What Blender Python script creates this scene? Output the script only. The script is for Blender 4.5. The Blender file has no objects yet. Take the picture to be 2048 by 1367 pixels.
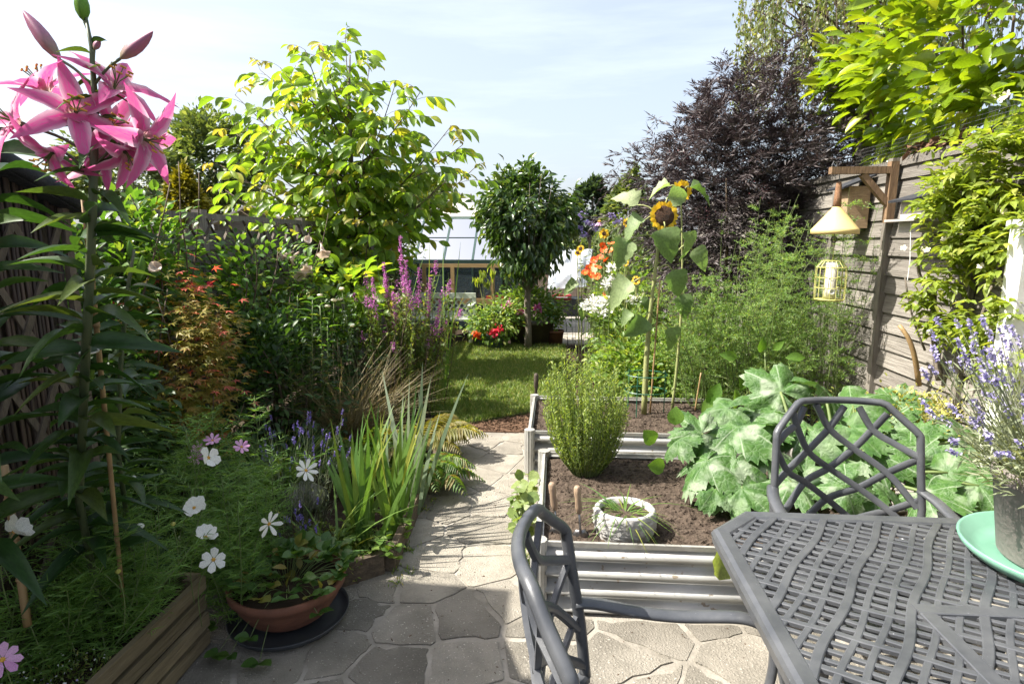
import bpy, bmesh, math, random
import numpy as np
from mathutils import Vector, Matrix

sc = bpy.context.scene
COL = sc.collection
R = math.radians
rng = np.random.default_rng(11)
random.seed(11)

# ------------------------------------------------------------------ camera, sky, sun, exposure
CAM_Z, PITCH, YAW, LENS = 1.62, R(9.74), R(4.2), 21.0
cam_data = bpy.data.cameras.new("camera")
cam = bpy.data.objects.new("camera", cam_data)
COL.objects.link(cam)
cam_data.lens = LENS
cam_data.sensor_width = 36.0
cam_data.clip_start = 0.02
cam_data.clip_end = 2000
cam.location = (0, 0, CAM_Z)
cam.rotation_euler = (math.pi / 2 - PITCH, 0, YAW)
sc.camera = cam

SUN_EL = 50.0
SUN_TRAVEL = Vector((1.0, 0.14, -math.tan(R(SUN_EL)))).normalized()
world = bpy.data.worlds.new("World")
sc.world = world
world.use_nodes = True
wn, wl = world.node_tree.nodes, world.node_tree.links
wn.clear()
sky = wn.new("ShaderNodeTexSky")
sky.sky_type = 'NISHITA'
sky.sun_disc = False
sky.sun_elevation = R(SUN_EL)
to_sun = -SUN_TRAVEL
sky.sun_rotation = math.atan2(to_sun.x, to_sun.y)
sky.air_density = 0.85
sky.dust_density = 4.5
sky.ozone_density = 1.0
bg = wn.new("ShaderNodeBackground")
bg.inputs[1].default_value = 0.09
wo = wn.new("ShaderNodeOutputWorld")
# a few thin cirrus streaks
tc = wn.new("ShaderNodeTexCoord")
mp = wn.new("ShaderNodeMapping")
mp.inputs['Scale'].default_value = (1.2, 1.2, 9.0)
mp.inputs['Rotation'].default_value = (0.12, 0.1, 0.0)
nz = wn.new("ShaderNodeTexNoise")
nz.inputs['Scale'].default_value = 1.6
nz.inputs['Detail'].default_value = 6
nz.inputs['Roughness'].default_value = 0.6
cr = wn.new("ShaderNodeValToRGB")
cr.color_ramp.elements[0].position = 0.5
cr.color_ramp.elements[0].color = (0.23, 0.23, 0.23, 1)
cr.color_ramp.elements[1].position = 0.8
cr.color_ramp.elements[1].color = (0.36, 0.36, 0.36, 1)
mx = wn.new("ShaderNodeMix")
mx.data_type = 'RGBA'
mx.inputs['B'].default_value = (8.2, 8.7, 9.2, 1)
wl.new(tc.outputs['Generated'], mp.inputs['Vector'])
wl.new(mp.outputs[0], nz.inputs['Vector'])
wl.new(nz.outputs[0], cr.inputs[0])
wl.new(cr.outputs[0], mx.inputs['Factor'])
wl.new(sky.outputs[0], mx.inputs['A'])
wl.new(mx.outputs['Result'], bg.inputs[0])
wl.new(bg.outputs[0], wo.inputs[0])

sun_data = bpy.data.lights.new("sun", 'SUN')
sun_data.energy = 5.0
sun_data.angle = R(0.5)
sun_data.color = (1.0, 0.95, 0.86)
sun = bpy.data.objects.new("sun", sun_data)
COL.objects.link(sun)
sun.rotation_euler = SUN_TRAVEL.to_track_quat('-Z', 'Y').to_euler()
sun.location = (-6, -1, 8)

vs = sc.view_settings
vs.view_transform = 'Standard'
vs.look = 'None'
vs.gamma = 1.0
vs.exposure = 1.42
vs.use_curve_mapping = False
sc.render.engine = 'CYCLES'
sc.cycles.use_denoising = True
sc.cycles.max_bounces = 6
sc.cycles.diffuse_bounces = 3
sc.cycles.transparent_max_bounces = 8
sc.cycles.use_adaptive_sampling = True
sc.cycles.adaptive_threshold = 0.025
sc.cycles.sample_clamp_indirect = 6.0


def at(px, py, Y):
    """world point at depth Y on the line of sight through pixel (px, py) of the 2048 x 1367 photograph"""
    F = LENS / 36.0 * 2048
    u, v = px - 1024.0, py - 683.5
    y = F * math.cos(PITCH) - v * math.sin(PITCH)
    z = -(F * math.sin(PITCH) + v * math.cos(PITCH))
    c, s = math.cos(YAW), math.sin(YAW)
    x, y = u * c - y * s, u * s + y * c
    t = Y / y
    return np.array((x * t, Y, CAM_Z + z * t))


# ------------------------------------------------------------------ scene graph helpers
WM = {}


def link(o, parent=None, W=None):
    COL.objects.link(o)
    W = W if W is not None else Matrix.Identity(4)
    WM[o.name] = W
    if parent is not None:
        o.parent = parent
        o.matrix_basis = WM[parent.name].inverted() @ W
    else:
        o.matrix_basis = W
    return o


def tag(o, label=None, cat=None, group=None, kind=None):
    if label: o["label"] = label
    if cat: o["category"] = cat
    if group: o["group"] = group
    if kind: o["kind"] = kind
    return o


def thing(name, label, cat, loc=(0, 0, 0), group=None):
    o = bpy.data.objects.new(name, None)
    o.empty_display_size = 0.05
    link(o, None, Matrix.Translation(Vector([float(k) for k in loc])))
    return tag(o, label, cat, group)


def inst(name, mesh, parent, W):
    return link(bpy.data.objects.new(name, mesh), parent, W)


def copy_tree(o, parent=None, W=None):
    c = o.copy()
    COL.objects.link(c)
    if parent is not None:
        c.parent = parent
        c.matrix_basis = o.matrix_basis.copy()
    if W is not None:
        c.matrix_basis = W
        WM[c.name] = W
    for ch in [x for x in COL.objects if x.parent is o]:
        copy_tree(ch, c)
    return c


def unit(v):
    v = np.asarray(v, float)
    return v / np.maximum(np.linalg.norm(v, axis=-1, keepdims=True), 1e-9)


class MB:
    """collects shapes; build() links them as ONE mesh object"""
    def __init__(self):
        self.v, self.f, self.n = [], [], 0

    def raw(self, V, F):
        V = np.asarray(V, float).reshape(-1, 3)
        for a in (F if isinstance(F, list) and F and isinstance(F[0], np.ndarray) else [F]):
            if isinstance(a, np.ndarray):
                self.f.append(a + self.n)
            else:
                by = {}
                for q in a: by.setdefault(len(q), []).append(q)
                for q in by.values(): self.f.append(np.array(q) + self.n)
        self.v.append(V)
        self.n += len(V)
        return self

    def box(self, c, s, rot=None, taper=1.0):
        x, y, z = [k / 2 for k in s]
        V = np.array([(-x, -y, -z), (x, -y, -z), (x, y, -z), (-x, y, -z), (-x * taper, -y * taper, z), (x * taper, -y * taper, z), (x * taper, y * taper, z), (-x * taper, y * taper, z)])
        if rot is not None: V = V @ np.array(rot).T
        return self.raw(V + np.array(c), np.array([(0, 3, 2, 1), (4, 5, 6, 7), (0, 1, 5, 4), (1, 2, 6, 5), (2, 3, 7, 6), (3, 0, 4, 7)]))

    def bar(self, a, b, w, h, up=(0, 0, 1)):
        a, b = np.array(a, float), np.array(b, float)
        d = unit(b - a); s = unit(np.cross(d, up)); n = np.cross(s, d)
        return self.box((a + b) / 2, (np.linalg.norm(b - a), w, h), np.stack([d, s, n], 1))

    def tube(self, pts, r, n=6, flat=1.0, caps=True):
        pts = np.asarray(pts, float); m = len(pts)
        r = np.full(m, r, float) if np.isscalar(r) else np.interp(np.linspace(0, 1, m), np.linspace(0, 1, len(r)), r)
        T = unit(np.gradient(pts, axis=0))
        up = np.array((0, 0, 1.0)) if abs(T[0][2]) < 0.9 else np.array((1.0, 0, 0))
        S = unit(np.cross(T[0], up)); V = []
        for i in range(m):
            S = unit(S - T[i] * np.dot(S, T[i])); N = np.cross(T[i], S)
            a = np.arange(n) * 2 * math.pi / n
            V.append(pts[i] + r[i] * (np.cos(a)[:, None] * S + flat * np.sin(a)[:, None] * N))
        V = np.concatenate(V)
        i = np.arange(m - 1)[:, None] * n; j = np.arange(n)[None]; k = (j + 1) % n
        F = [np.stack([i + j, i + k, i + n + k, i + n + j], -1).reshape(-1, 4)]
        self.raw(V, F)
        if caps:
            self.f.append(np.array([list(range(n))[::-1]]) + self.n - len(V))
            self.f.append(np.array([list(range(n))]) + self.n - n)
        return self

    def lathe(self, prof, c=(0, 0, 0), n=24, sx=1.0, sy=1.0, closed=False):
        a = np.arange(n) * 2 * math.pi / n
        V = np.concatenate([np.stack([r * sx * np.cos(a), r * sy * np.sin(a), np.full(n, z)], 1) for r, z in prof]) + np.array(c)
        m = len(prof)
        i = np.arange(m - 1)[:, None] * n; j = np.arange(n)[None]; k = (j + 1) % n
        return self.raw(V, [np.stack([i + j, i + k, i + n + k, i + n + j], -1).reshape(-1, 4)])

    def prism(self, poly, z0, z1, inset=0.0):
        poly = np.asarray(poly, float); n = len(poly); c = poly.mean(0)
        top = c + (poly - c) * (1 - inset)
        V = [(x, y, z0) for x, y in poly] + [(x, y, z1) for x, y in top]
        F = [tuple(range(n))[::-1], tuple(range(n, 2 * n))] + [(i, (i + 1) % n, n + (i + 1) % n, n + i) for i in range(n)]
        return self.raw(V, F)

    def leaves(self, A, tpl):
        tv, tf = tpl
        P, D, S, N, L, W = A
        if len(P) == 0: return self
        V = (P[:, None] + L[:, None, None] * (tv[None, :, 0:1] * D[:, None] + tv[None, :, 2:3] * N[:, None]) + W[:, None, None] * tv[None, :, 1:2] * S[:, None])
        k = len(tv); off = (np.arange(len(P)) * k)[:, None, None]
        return self.raw(V, [(f[None] + off).reshape(-1, f.shape[1]) for f in tf])

    def mesh(self, name, mat, smooth=True):
        me = bpy.data.meshes.new(name)
        V = np.concatenate(self.v).astype(np.float32)
        me.vertices.add(len(V)); me.vertices.foreach_set("co", V.ravel())
        loops = np.concatenate([f.ravel() for f in self.f]).astype(np.int32)
        tot = np.concatenate([np.full(len(f), f.shape[1]) for f in self.f]).astype(np.int32)
        start = np.concatenate([[0], np.cumsum(tot)[:-1]]).astype(np.int32)
        me.loops.add(len(loops)); me.loops.foreach_set("vertex_index", loops)
        me.polygons.add(len(tot)); me.polygons.foreach_set("loop_start", start)
        me.polygons.foreach_set("loop_total", tot)
        me.update(calc_edges=True)
        me.validate()
        me.polygons.foreach_set("use_smooth", np.full(len(me.polygons), bool(smooth)))
        if smooth == "auto": me.set_sharp_from_angle(angle=R(32))
        me.materials.append(mat)
        return me

    def build(self, name, mat, parent=None, smooth=False, W=None, kind=None):
        o = inst(name, self.mesh(name, mat, smooth), parent, W)
        if kind: o["kind"] = kind
        return o


# ------------------------------------------------------------------ leaf helpers
def tpl_leaf(widths, droop=0.25, fold=0.12, wave=0.0):
    """a leaf with a midrib: widths at evenly spaced stations, points at both ends"""
    m = len(widths); s = np.linspace(0, 1, m + 2)
    V = [(0, 0, 0)]
    for i, w in enumerate(widths):
        x = s[i + 1]; z = -droop * x * x
        wv = wave * (1 if i % 2 else -1)
        V += [(x, -w / 2, z + fold * w + wv), (x, 0, z), (x, w / 2, z + fold * w - wv)]
    V.append((1, 0, -droop))
    tri = [(0, 2, 1), (0, 3, 2)]; quad = []
    for i in range(m - 1):
        a = 1 + 3 * i
        quad += [(a, a + 1, a + 4, a + 3), (a + 1, a + 2, a + 5, a + 4)]
    a = 1 + 3 * (m - 1); e = len(V) - 1
    tri += [(a, a + 1, e), (a + 1, a + 2, e)]
    return np.array(V, float), [np.array(tri)] + ([np.array(quad)] if quad else [])


def tpl_blade(widths, droop=0.3):
    m = len(widths); s = np.linspace(0, 1, m)
    V = []
    for x, w in zip(s, widths):
        z = -droop * x ** 2.2
        V += [(x, -w / 2, z), (x, w / 2, z)]
    return np.array(V, float), [np.array([(2 * i, 2 * i + 1, 2 * i + 3, 2 * i + 2) for i in range(m - 1)])]


T_OVAL = tpl_leaf([.7, 1.0, .7], .25, .1)
T_OVAL5 = tpl_leaf([.5, .9, 1.0, .85, .5], .28, .1)
T_LANCE = tpl_leaf([.8, 1.0, .8, .45], .45, .12)
T_DIA = (np.array([(0, 0, 0), (.5, -.5, .03), (.5, .5, .03), (1, 0, -.12)], float), [np.array([(0, 2, 1), (1, 2, 3)])])
T_NEEDLE = (np.array([(0, -.5, 0), (0, .5, 0), (1, 0, -.05)], float), [np.array([(0, 1, 2)])])
T_BLADE = tpl_blade([.8, 1, .9, .65, .05], .3)
T_STIFF = tpl_blade([.7, 1, 1, .85, .5, .03], .1)
T_PETAL = tpl_leaf([.55, .9, 1.05, .9], .12, -.05)


def frames(P, D, L, W, up=(0, 0, 1), roll=0.5, r=None):
    r = r or rng
    P = np.asarray(P, float).reshape(-1, 3); n = len(P)
    D = unit(np.broadcast_to(np.asarray(D, float), (n, 3)) + 1e-5)
    up = np.broadcast_to(np.asarray(up, float), (n, 3)) + np.array((.003, .005, 0))
    S = unit(np.cross(up, D)); N = np.cross(D, S)
    a = r.normal(0, roll, n)[:, None] if roll else np.zeros((n, 1))
    S, N = S * np.cos(a) + N * np.sin(a), N * np.cos(a) - S * np.sin(a)
    L = np.broadcast_to(np.asarray(L, float), n).copy(); W = np.broadcast_to(np.asarray(W, float), n).copy()
    return P, D, S, N, L, W


def pick(A, idx):
    return tuple(a[idx] for a in A)


def leaf_parts(parent, name, A, tpls, mat, most=300, rest='leaves', extra_mat=None):
    """the leaves that show largest become objects of their own, the rest one joined part"""
    P, L = A[0], A[4]
    size = L / np.linalg.norm(P - np.array((0, 0, CAM_Z)), axis=1)
    order = np.argsort(-size)
    if not isinstance(tpls, list): tpls = [tpls]
    tm = [MB().raw(*t).mesh(name, mat) for t in tpls]
    for q, i in enumerate(order[:most]):
        M = Matrix(np.column_stack([np.append(A[1][i] * A[4][i], 0), np.append(A[2][i] * A[5][i], 0), np.append(A[3][i] * A[4][i], 0), np.append(P[i], 1)]).tolist())
        inst(name, tm[q % len(tm)], parent, M)
    if len(order) > most:
        MB().leaves(pick(A, order[most:]), tpls[0]).build(rest, mat, parent, True, kind='stuff')


def sphere_dirs(n, r=None):
    r = r or rng
    return unit(r.normal(size=(n, 3)))


def clump_cloud(c, rad, n, clumps=40, spread=0.2, shell=0.55, r=None, zmin=None, lower=1.0):
    """leaf points gathered in uneven clumps through an ellipsoid; returns points and outward directions"""
    r = r or rng
    c, rad = np.array(c, float), np.array(rad, float)
    d = sphere_dirs(clumps, r)
    d[:, 2] = np.where(d[:, 2] < 0, d[:, 2] * lower, d[:, 2])
    q = (shell + (1 - shell) * r.random(clumps) ** .6)[:, None] * d
    w = r.random(clumps) + .4
    k = r.choice(clumps, n, p=w / w.sum())
    p = q[k] + r.normal(0, spread, (n, 3))
    P = c + p * rad
    out = unit(p + .5 * q[k] * 0 + r.normal(0, .35, (n, 3)))
    if zmin is not None:
        m = P[:, 2] > zmin; P, out = P[m], out[m]
    return P, out


# ------------------------------------------------------------------ materials
MATS = {}


def _new(name):
    m = bpy.data.materials.new(name); m.use_nodes = True
    nt = m.node_tree; nt.nodes.clear()
    return m, nt.nodes, nt.links


def s2l(c):
    return tuple(((k / 255) / 12.92 if k / 255 <= .04045 else ((k / 255 + .055) / 1.055) ** 2.4) for k in c)


def leaf_mat(name, c1, c2, c3=None, tr=.35, rough=.45, spec=.4, tcol=None, vein=0.0):
    m, n, l = _new(name)
    out = n.new("ShaderNodeOutputMaterial")
    geo = n.new("ShaderNodeNewGeometry"); oi = n.new("ShaderNodeObjectInfo")
    add = n.new("ShaderNodeMath"); add.operation = 'ADD'
    fr = n.new("ShaderNodeMath"); fr.operation = 'FRACT'
    l.new(geo.outputs['Random Per Island'], add.inputs[0]); l.new(oi.outputs['Random'], add.inputs[1]); l.new(add.outputs[0], fr.inputs[0])
    ramp = n.new("ShaderNodeValToRGB"); e = ramp.color_ramp.elements
    e[0].color = (*c1, 1); e[1].color = (*c2, 1); e[0].position = .1; e[1].position = .8
    if c3:
        x = e.new(.97); x.color = (*c3, 1)
    l.new(fr.outputs[0], ramp.inputs[0])
    tcn = n.new("ShaderNodeTexCoord")
    nz = n.new("ShaderNodeTexNoise"); nz.inputs['Scale'].default_value = 14; nz.inputs['Detail'].default_value = 3
    l.new(tcn.outputs['Object'], nz.inputs['Vector'])
    hsv = n.new("ShaderNodeHueSaturation")
    mr = n.new("ShaderNodeMapRange"); mr.inputs[1].default_value = .25; mr.inputs[2].default_value = .75; mr.inputs[3].default_value = .72; mr.inputs[4].default_value = 1.28
    l.new(nz.outputs[0], mr.inputs[0]); l.new(mr.outputs[0], hsv.inputs['Value']); l.new(ramp.outputs[0], hsv.inputs['Color'])
    p = n.new("ShaderNodeBsdfPrincipled")
    p.inputs['Roughness'].default_value = rough; p.inputs['Specular IOR Level'].default_value = spec
    l.new(hsv.outputs[0], p.inputs['Base Color'])
    t = n.new("ShaderNodeBsdfTranslucent")
    mul = n.new("ShaderNodeMix"); mul.data_type = 'RGBA'; mul.blend_type = 'MULTIPLY'; mul.inputs['Factor'].default_value = 1
    mul.inputs['B'].default_value = (*(tcol or (2.1, 2.0, .7)), 1)
    l.new(hsv.outputs[0], mul.inputs['A']); l.new(mul.outputs['Result'], t.inputs[0])
    ms = n.new("ShaderNodeMixShader"); ms.inputs[0].default_value = tr
    l.new(p.outputs[0], ms.inputs[1]); l.new(t.outputs[0], ms.inputs[2]); l.new(ms.outputs[0], out.inputs[0])
    MATS[name] = m
    return m


def mat(name, c1, c2=None, scale=8, rough=.6, metal=0.0, bump=0.0, bscale=None, stretch=(1, 1, 1), rnd=0.0, spec=.5, detail=5, c3=None, sharp=(.35, .65), per_object=True, trans=0.0, speck=None):
    m, n, l = _new(name)
    out = n.new("ShaderNodeOutputMaterial"); p = n.new("ShaderNodeBsdfPrincipled")
    p.inputs['Roughness'].default_value = rough; p.inputs['Metallic'].default_value = metal; p.inputs['Specular IOR Level'].default_value = spec
    c2 = c2 or tuple(k * .75 for k in c1)
    tcn = n.new("ShaderNodeTexCoord"); mp = n.new("ShaderNodeMapping"); mp.inputs['Scale'].default_value = stretch
    oi = n.new("ShaderNodeObjectInfo")
    if per_object:
        ad = n.new("ShaderNodeVectorMath"); ad.operation = 'ADD'
        cb = n.new("ShaderNodeVectorMath"); cb.operation = 'SCALE'; cb.inputs[3].default_value = 37.0
        cx = n.new("ShaderNodeCombineXYZ")
        for i in range(3): l.new(oi.outputs['Random'], cx.inputs[i])
        l.new(cx.outputs[0], cb.inputs[0]); l.new(tcn.outputs['Object'], ad.inputs[0]); l.new(cb.outputs[0], ad.inputs[1]); l.new(ad.outputs[0], mp.inputs['Vector'])
    else:
        l.new(tcn.outputs['Object'], mp.inputs['Vector'])
    nz = n.new("ShaderNodeTexNoise"); nz.inputs['Scale'].default_value = scale; nz.inputs['Detail'].default_value = detail; nz.inputs['Roughness'].default_value = .62
    l.new(mp.outputs[0], nz.inputs['Vector'])
    ramp = n.new("ShaderNodeValToRGB"); e = ramp.color_ramp.elements
    e[0].position, e[1].position = sharp; e[0].color = (*c1, 1); e[1].color = (*c2, 1)
    if c3:
        x = e.new(min(.99, sharp[1] + .12)); x.color = (*c3, 1)
    l.new(nz.outputs[0], ramp.inputs[0])
    col = ramp.outputs[0]
    if speck:
        vo = n.new("ShaderNodeTexNoise"); vo.inputs['Scale'].default_value = speck[0]; vo.inputs['Detail'].default_value = 2
        l.new(mp.outputs[0], vo.inputs['Vector'])
        vr = n.new("ShaderNodeMapRange"); vr.inputs[1].default_value = speck[1]; vr.inputs[2].default_value = speck[1] + .05
        l.new(vo.outputs[0], vr.inputs[0])
        mm = n.new("ShaderNodeMix"); mm.data_type = 'RGBA'; mm.inputs['B'].default_value = (*speck[2], 1)
        l.new(vr.outputs[0], mm.inputs['Factor']); l.new(col, mm.inputs['A']); col = mm.outputs['Result']
    if rnd:
        hsv = n.new("ShaderNodeHueSaturation"); mr = n.new("ShaderNodeMapRange")
        mr.inputs[3].default_value = 1 - rnd; mr.inputs[4].default_value = 1 + rnd
        l.new(oi.outputs['Random'], mr.inputs[0]); l.new(mr.outputs[0], hsv.inputs['Value']); l.new(col, hsv.inputs['Color']); col = hsv.outputs[0]
    l.new(col, p.inputs['Base Color'])
    if bump:
        nb = n.new("ShaderNodeTexNoise"); nb.inputs['Scale'].default_value = bscale or scale * 3; nb.inputs['Detail'].default_value = 6
        l.new(mp.outputs[0], nb.inputs['Vector'])
        b = n.new("ShaderNodeBump"); b.inputs['Strength'].default_value = bump; b.inputs['Distance'].default_value = .01
        l.new(nb.outputs[0], b.inputs['Height']); l.new(b.outputs[0], p.inputs['Normal'])
    if trans:
        t = n.new("ShaderNodeBsdfTranslucent"); l.new(col, t.inputs[0])
        ms = n.new("ShaderNodeMixShader"); ms.inputs[0].default_value = trans
        l.new(p.outputs[0], ms.inputs[1]); l.new(t.outputs[0], ms.inputs[2]); l.new(ms.outputs[0], out.inputs[0])
    else:
        l.new(p.outputs[0], out.inputs[0])
    MATS[name] = m
    return m


def glass_mat(name, tint=(.40, .50, .54)):
    m, n, l = _new(name)
    out = n.new("ShaderNodeOutputMaterial")
    g = n.new("ShaderNodeBsdfGlossy"); g.inputs['Roughness'].default_value = .03
    t = n.new("ShaderNodeBsdfTransparent"); t.inputs[0].default_value = (*tint, 1)
    d = n.new("ShaderNodeBsdfDiffuse"); d.inputs[0].default_value = (.17, .23, .27, 1)
    fr = n.new("ShaderNodeFresnel"); fr.inputs[0].default_value = 1.5
    ms = n.new("ShaderNodeMixShader"); ms2 = n.new("ShaderNodeMixShader"); ms2.inputs[0].default_value = .30
    l.new(t.outputs[0], ms2.inputs[1]); l.new(d.outputs[0], ms2.inputs[2])
    l.new(fr.outputs[0], ms.inputs[0]); l.new(ms2.outputs[0], ms.inputs[1]); l.new(g.outputs[0], ms.inputs[2]); l.new(ms.outputs[0], out.inputs[0])
    return m

# ------------------------------------------------------------------ material library
M_EARTH = mat("earth", (.028, .02, .014), (.055, .04, .028), 9, .95, bump=.8, bscale=40, spec=.1, per_object=False)
M_SOIL = mat("dark_compost", (.046, .034, .026), (.10, .076, .058), 26, .95, bump=1.0, bscale=90, spec=.12, per_object=False, speck=(170, .69, (.25, .19, .13)))
M_BARK = mat("bark_chips", (.05, .028, .016), (.14, .085, .055), 60, .9, bump=.6, bscale=120, spec=.15, rnd=.4)
M_MORTAR = mat("pale_mortar", (.33, .305, .265), (.17, .155, .128), 4, .9, bump=.5, bscale=70, spec=.2, per_object=False, speck=(23, .70, (.10, .09, .075)))
M_STONE = mat("paving_stone", (.24, .22, .185), (.14, .128, .106), 3.2, .85, bump=.9, bscale=120, spec=.25, rnd=.24, speck=(120, .66, (.42, .39, .34)))
M_STONE2 = mat("path_stone", (.29, .265, .22), (.19, .172, .142), 6, .85, bump=.9, bscale=120, spec=.25, rnd=.2, speck=(120, .68, (.36, .33, .28)))
M_SLAB = mat("concrete_slab", (.34, .31, .26), (.25, .23, .19), 5, .9, bump=.3, bscale=80, spec=.2, rnd=.12)
M_LAWN = mat("lawn_soil", (.05, .07, .02), (.10, .10, .045), 14, .95, bump=.5, spec=.1, per_object=False)
M_GRASS = leaf_mat("grass_blade", (.09, .155, .025), (.19, .24, .055), (.32, .28, .12), .45, .5, tcol=(1.8, 1.8, .8))
M_FENCE = mat("weathered_fence_wood", (.215, .198, .175), (.125, .113, .097), 5, .85, bump=.7, bscale=9, stretch=(1, 14, 14), rnd=.28, spec=.2, c3=(.30, .265, .22))
M_POST = mat("grey_post_wood", (.22, .20, .175), (.13, .115, .095), 6, .85, bump=.5, bscale=9, stretch=(14, 14, 1), rnd=.15, spec=.2)
M_BRKT = mat("stained_bracket_wood", (.26, .165, .09), (.15, .09, .05), 5, .7, bump=.4, bscale=9, stretch=(10, 10, 2), rnd=.15)
M_PLY = mat("nestbox_wood", (.34, .24, .14), (.22, .15, .09), 6, .75, bump=.3, stretch=(3, 3, 14), rnd=.2)
M_FELT = mat("dark_roof_felt", (.022, .024, .03), (.04, .042, .05), 30, .8, bump=.4, spec=.3)
M_REED = mat("brown_reed", (.06, .037, .022), (.03, .018, .012), 10, .7, stretch=(6, 6, 1), rnd=.4, bump=.3)
M_TREL = mat("trellis_lath", (.11, .085, .06), (.06, .045, .03), 8, .8, stretch=(8, 8, 2), rnd=.25, bump=.3)
M_PLANK = mat("planter_plank", (.20, .16, .095), (.125, .097, .055), 4, .75, bump=.5, bscale=8, stretch=(12, 1.2, 12), rnd=.22, spec=.3, c3=(.09, .095, .05))
M_EDGE = mat("edging_board", (.11, .08, .05), (.055, .04, .026), 6, .85, bump=.6, bscale=10, stretch=(6, 2, 8), rnd=.2)
M_ZINC = mat("galvanised_sheet", (.46, .465, .455), (.33, .325, .305), 3, .42, .3, bump=.1, bscale=14, spec=.5, per_object=False, speck=(26, .66, (.24, .2, .15)), detail=8)
M_ZRIM = mat("zinc_rim", (.42, .415, .39), (.29, .275, .24), 9, .5, .3, per_object=False)
M_IRON = mat("cast_aluminium_slate", (.06, .064, .072), (.098, .102, .109), 9, .36, .15, bump=.05, bscale=60, spec=.5, per_object=False, speck=(210, .73, (.3, .31, .32)))
M_TERRA = mat("terracotta", (.19, .075, .042), (.12, .05, .03), 8, .8, bump=.3, bscale=40, per_object=False, c3=(.38, .24, .17))
M_DKPLAS = mat("dark_plastic_saucer", (.03, .033, .038), (.045, .048, .052), 8, .5)
M_GRNPLAS = mat("mint_saucer_plastic", (.16, .33, .245), (.12, .27, .195), 6, .4, c3=(.24, .36, .29))
M_GRNCAN = mat("green_can_plastic", (.01, .16, .07), (.012, .2, .09), 4, .35)
M_POTGR = mat("taupe_pot", (.25, .215, .2), (.18, .155, .145), 5, .7, bump=.25, bscale=60, c3=(.2, .17, .155))
M_BARREL = mat("dark_planter", (.045, .035, .026), (.075, .06, .045), 9, .6, bump=.2)
M_BLUPOT = mat("blue_grey_pot", (.10, .14, .18), (.07, .10, .13), 6, .5)
M_BOWL = mat("carved_stone_bowl", (.50, .49, .47), (.30, .29, .275), 14, .85, bump=.6, bscale=40, per_object=False)
M_STEEL = mat("old_steel", (.3, .3, .31), (.16, .15, .15), 20, .35, .9)
M_HANDLE = mat("ash_handle", (.34, .24, .16), (.22, .15, .10), 20, .6, stretch=(3, 3, .5), bump=.3)
M_CANE = mat("bamboo_cane", (.33, .22, .10), (.22, .14, .065), 9, .55, stretch=(2, 2, .6))
M_YELLOW = mat("yellow_plastic", (.80, .63, .28), (.72, .54, .22), 4, .45, trans=.12)
M_YWIRE = mat("yellow_wire", (.5, .49, .16), (.4, .39, .11), 6, .45)
M_CORK = mat("twine_wrap", (.30, .16, .08), (.2, .1, .05), 60, .8, stretch=(1, 1, 8), bump=.6)
M_CLEAR = mat("seed_tube", (.55, .53, .45), (.4, .38, .3), 20, .25)
M_BLACK = mat("black_hole", (.01, .008, .006), (.012, .01, .008), 5, .9)
M_WIRE = mat("grey_wire", (.16, .16, .16), (.1, .1, .1), 9, .5, .6)
M_GWIRE = mat("green_wire", (.02, .12, .07), (.02, .09, .05), 9, .45)
M_WHITE = mat("white_paint", (.74, .74, .70), (.64, .64, .60), 5, .6, bump=.1)
M_GHFRAME = mat("greenhouse_frame", (.02, .05, .045), (.03, .065, .055), 5, .45)
M_GHCAP = mat("greenhouse_ridge", (.24, .33, .28), (.2, .28, .24), 5, .5)
M_PINE = mat("pale_pine", (.42, .28, .13), (.33, .21, .095), 4, .6, stretch=(1, 10, 10), rnd=.1)
M_BENCH = mat("sage_bench_paint", (.56, .6, .5), (.46, .5, .41), 6, .6, bump=.15, rnd=.08)
M_SHEET = mat("white_sheet", (.42, .45, .48), (.28, .31, .35), 6, .35, bump=.2, bscale=10, trans=.25)
M_RED = mat("red_plastic", (.35, .03, .03), (.25, .02, .02), 5, .4)
M_BRICKISH = mat("house_render", (.5, .46, .38), (.42, .38, .31), 3, .85, bump=.2)
M_ROOFT = mat("roof_tile", (.2, .1, .07), (.13, .07, .05), 8, .8)
M_GREYBD = mat("silver_boards", (.42, .40, .37), (.3, .28, .26), 5, .8, stretch=(1, 1, 9), rnd=.15)
M_WATER = mat("pond_water", (.006, .008, .006), (.01, .012, .008), 3, .06, bump=.03, bscale=6, per_object=False)
M_ROCK = mat("grey_rock", (.2, .19, .17), (.12, .115, .1), 6, .85, bump=.6)
M_GLASS = glass_mat("greenhouse_glass")

M_TRUNK = mat("grey_bark", (.20, .17, .135), (.11, .09, .07), 14, .9, bump=.9, bscale=40, stretch=(3, 3, 1), per_object=False)
M_TWIG = mat("brown_twig", (.075, .05, .03), (.12, .085, .055), 20, .8, bump=.3)
M_STEM = mat("green_stem", (.10, .15, .04), (.14, .18, .06), 12, .6, per_object=False)
M_SUNSTEM = mat("sunflower_stem", (.30, .30, .12), (.22, .25, .09), 8, .65, bump=.3, bscale=60, stretch=(3, 3, .5), per_object=False)
M_LILYSTEM = mat("lily_stem", (.06, .09, .04), (.085, .10, .045), 12, .5, per_object=False)

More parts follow.
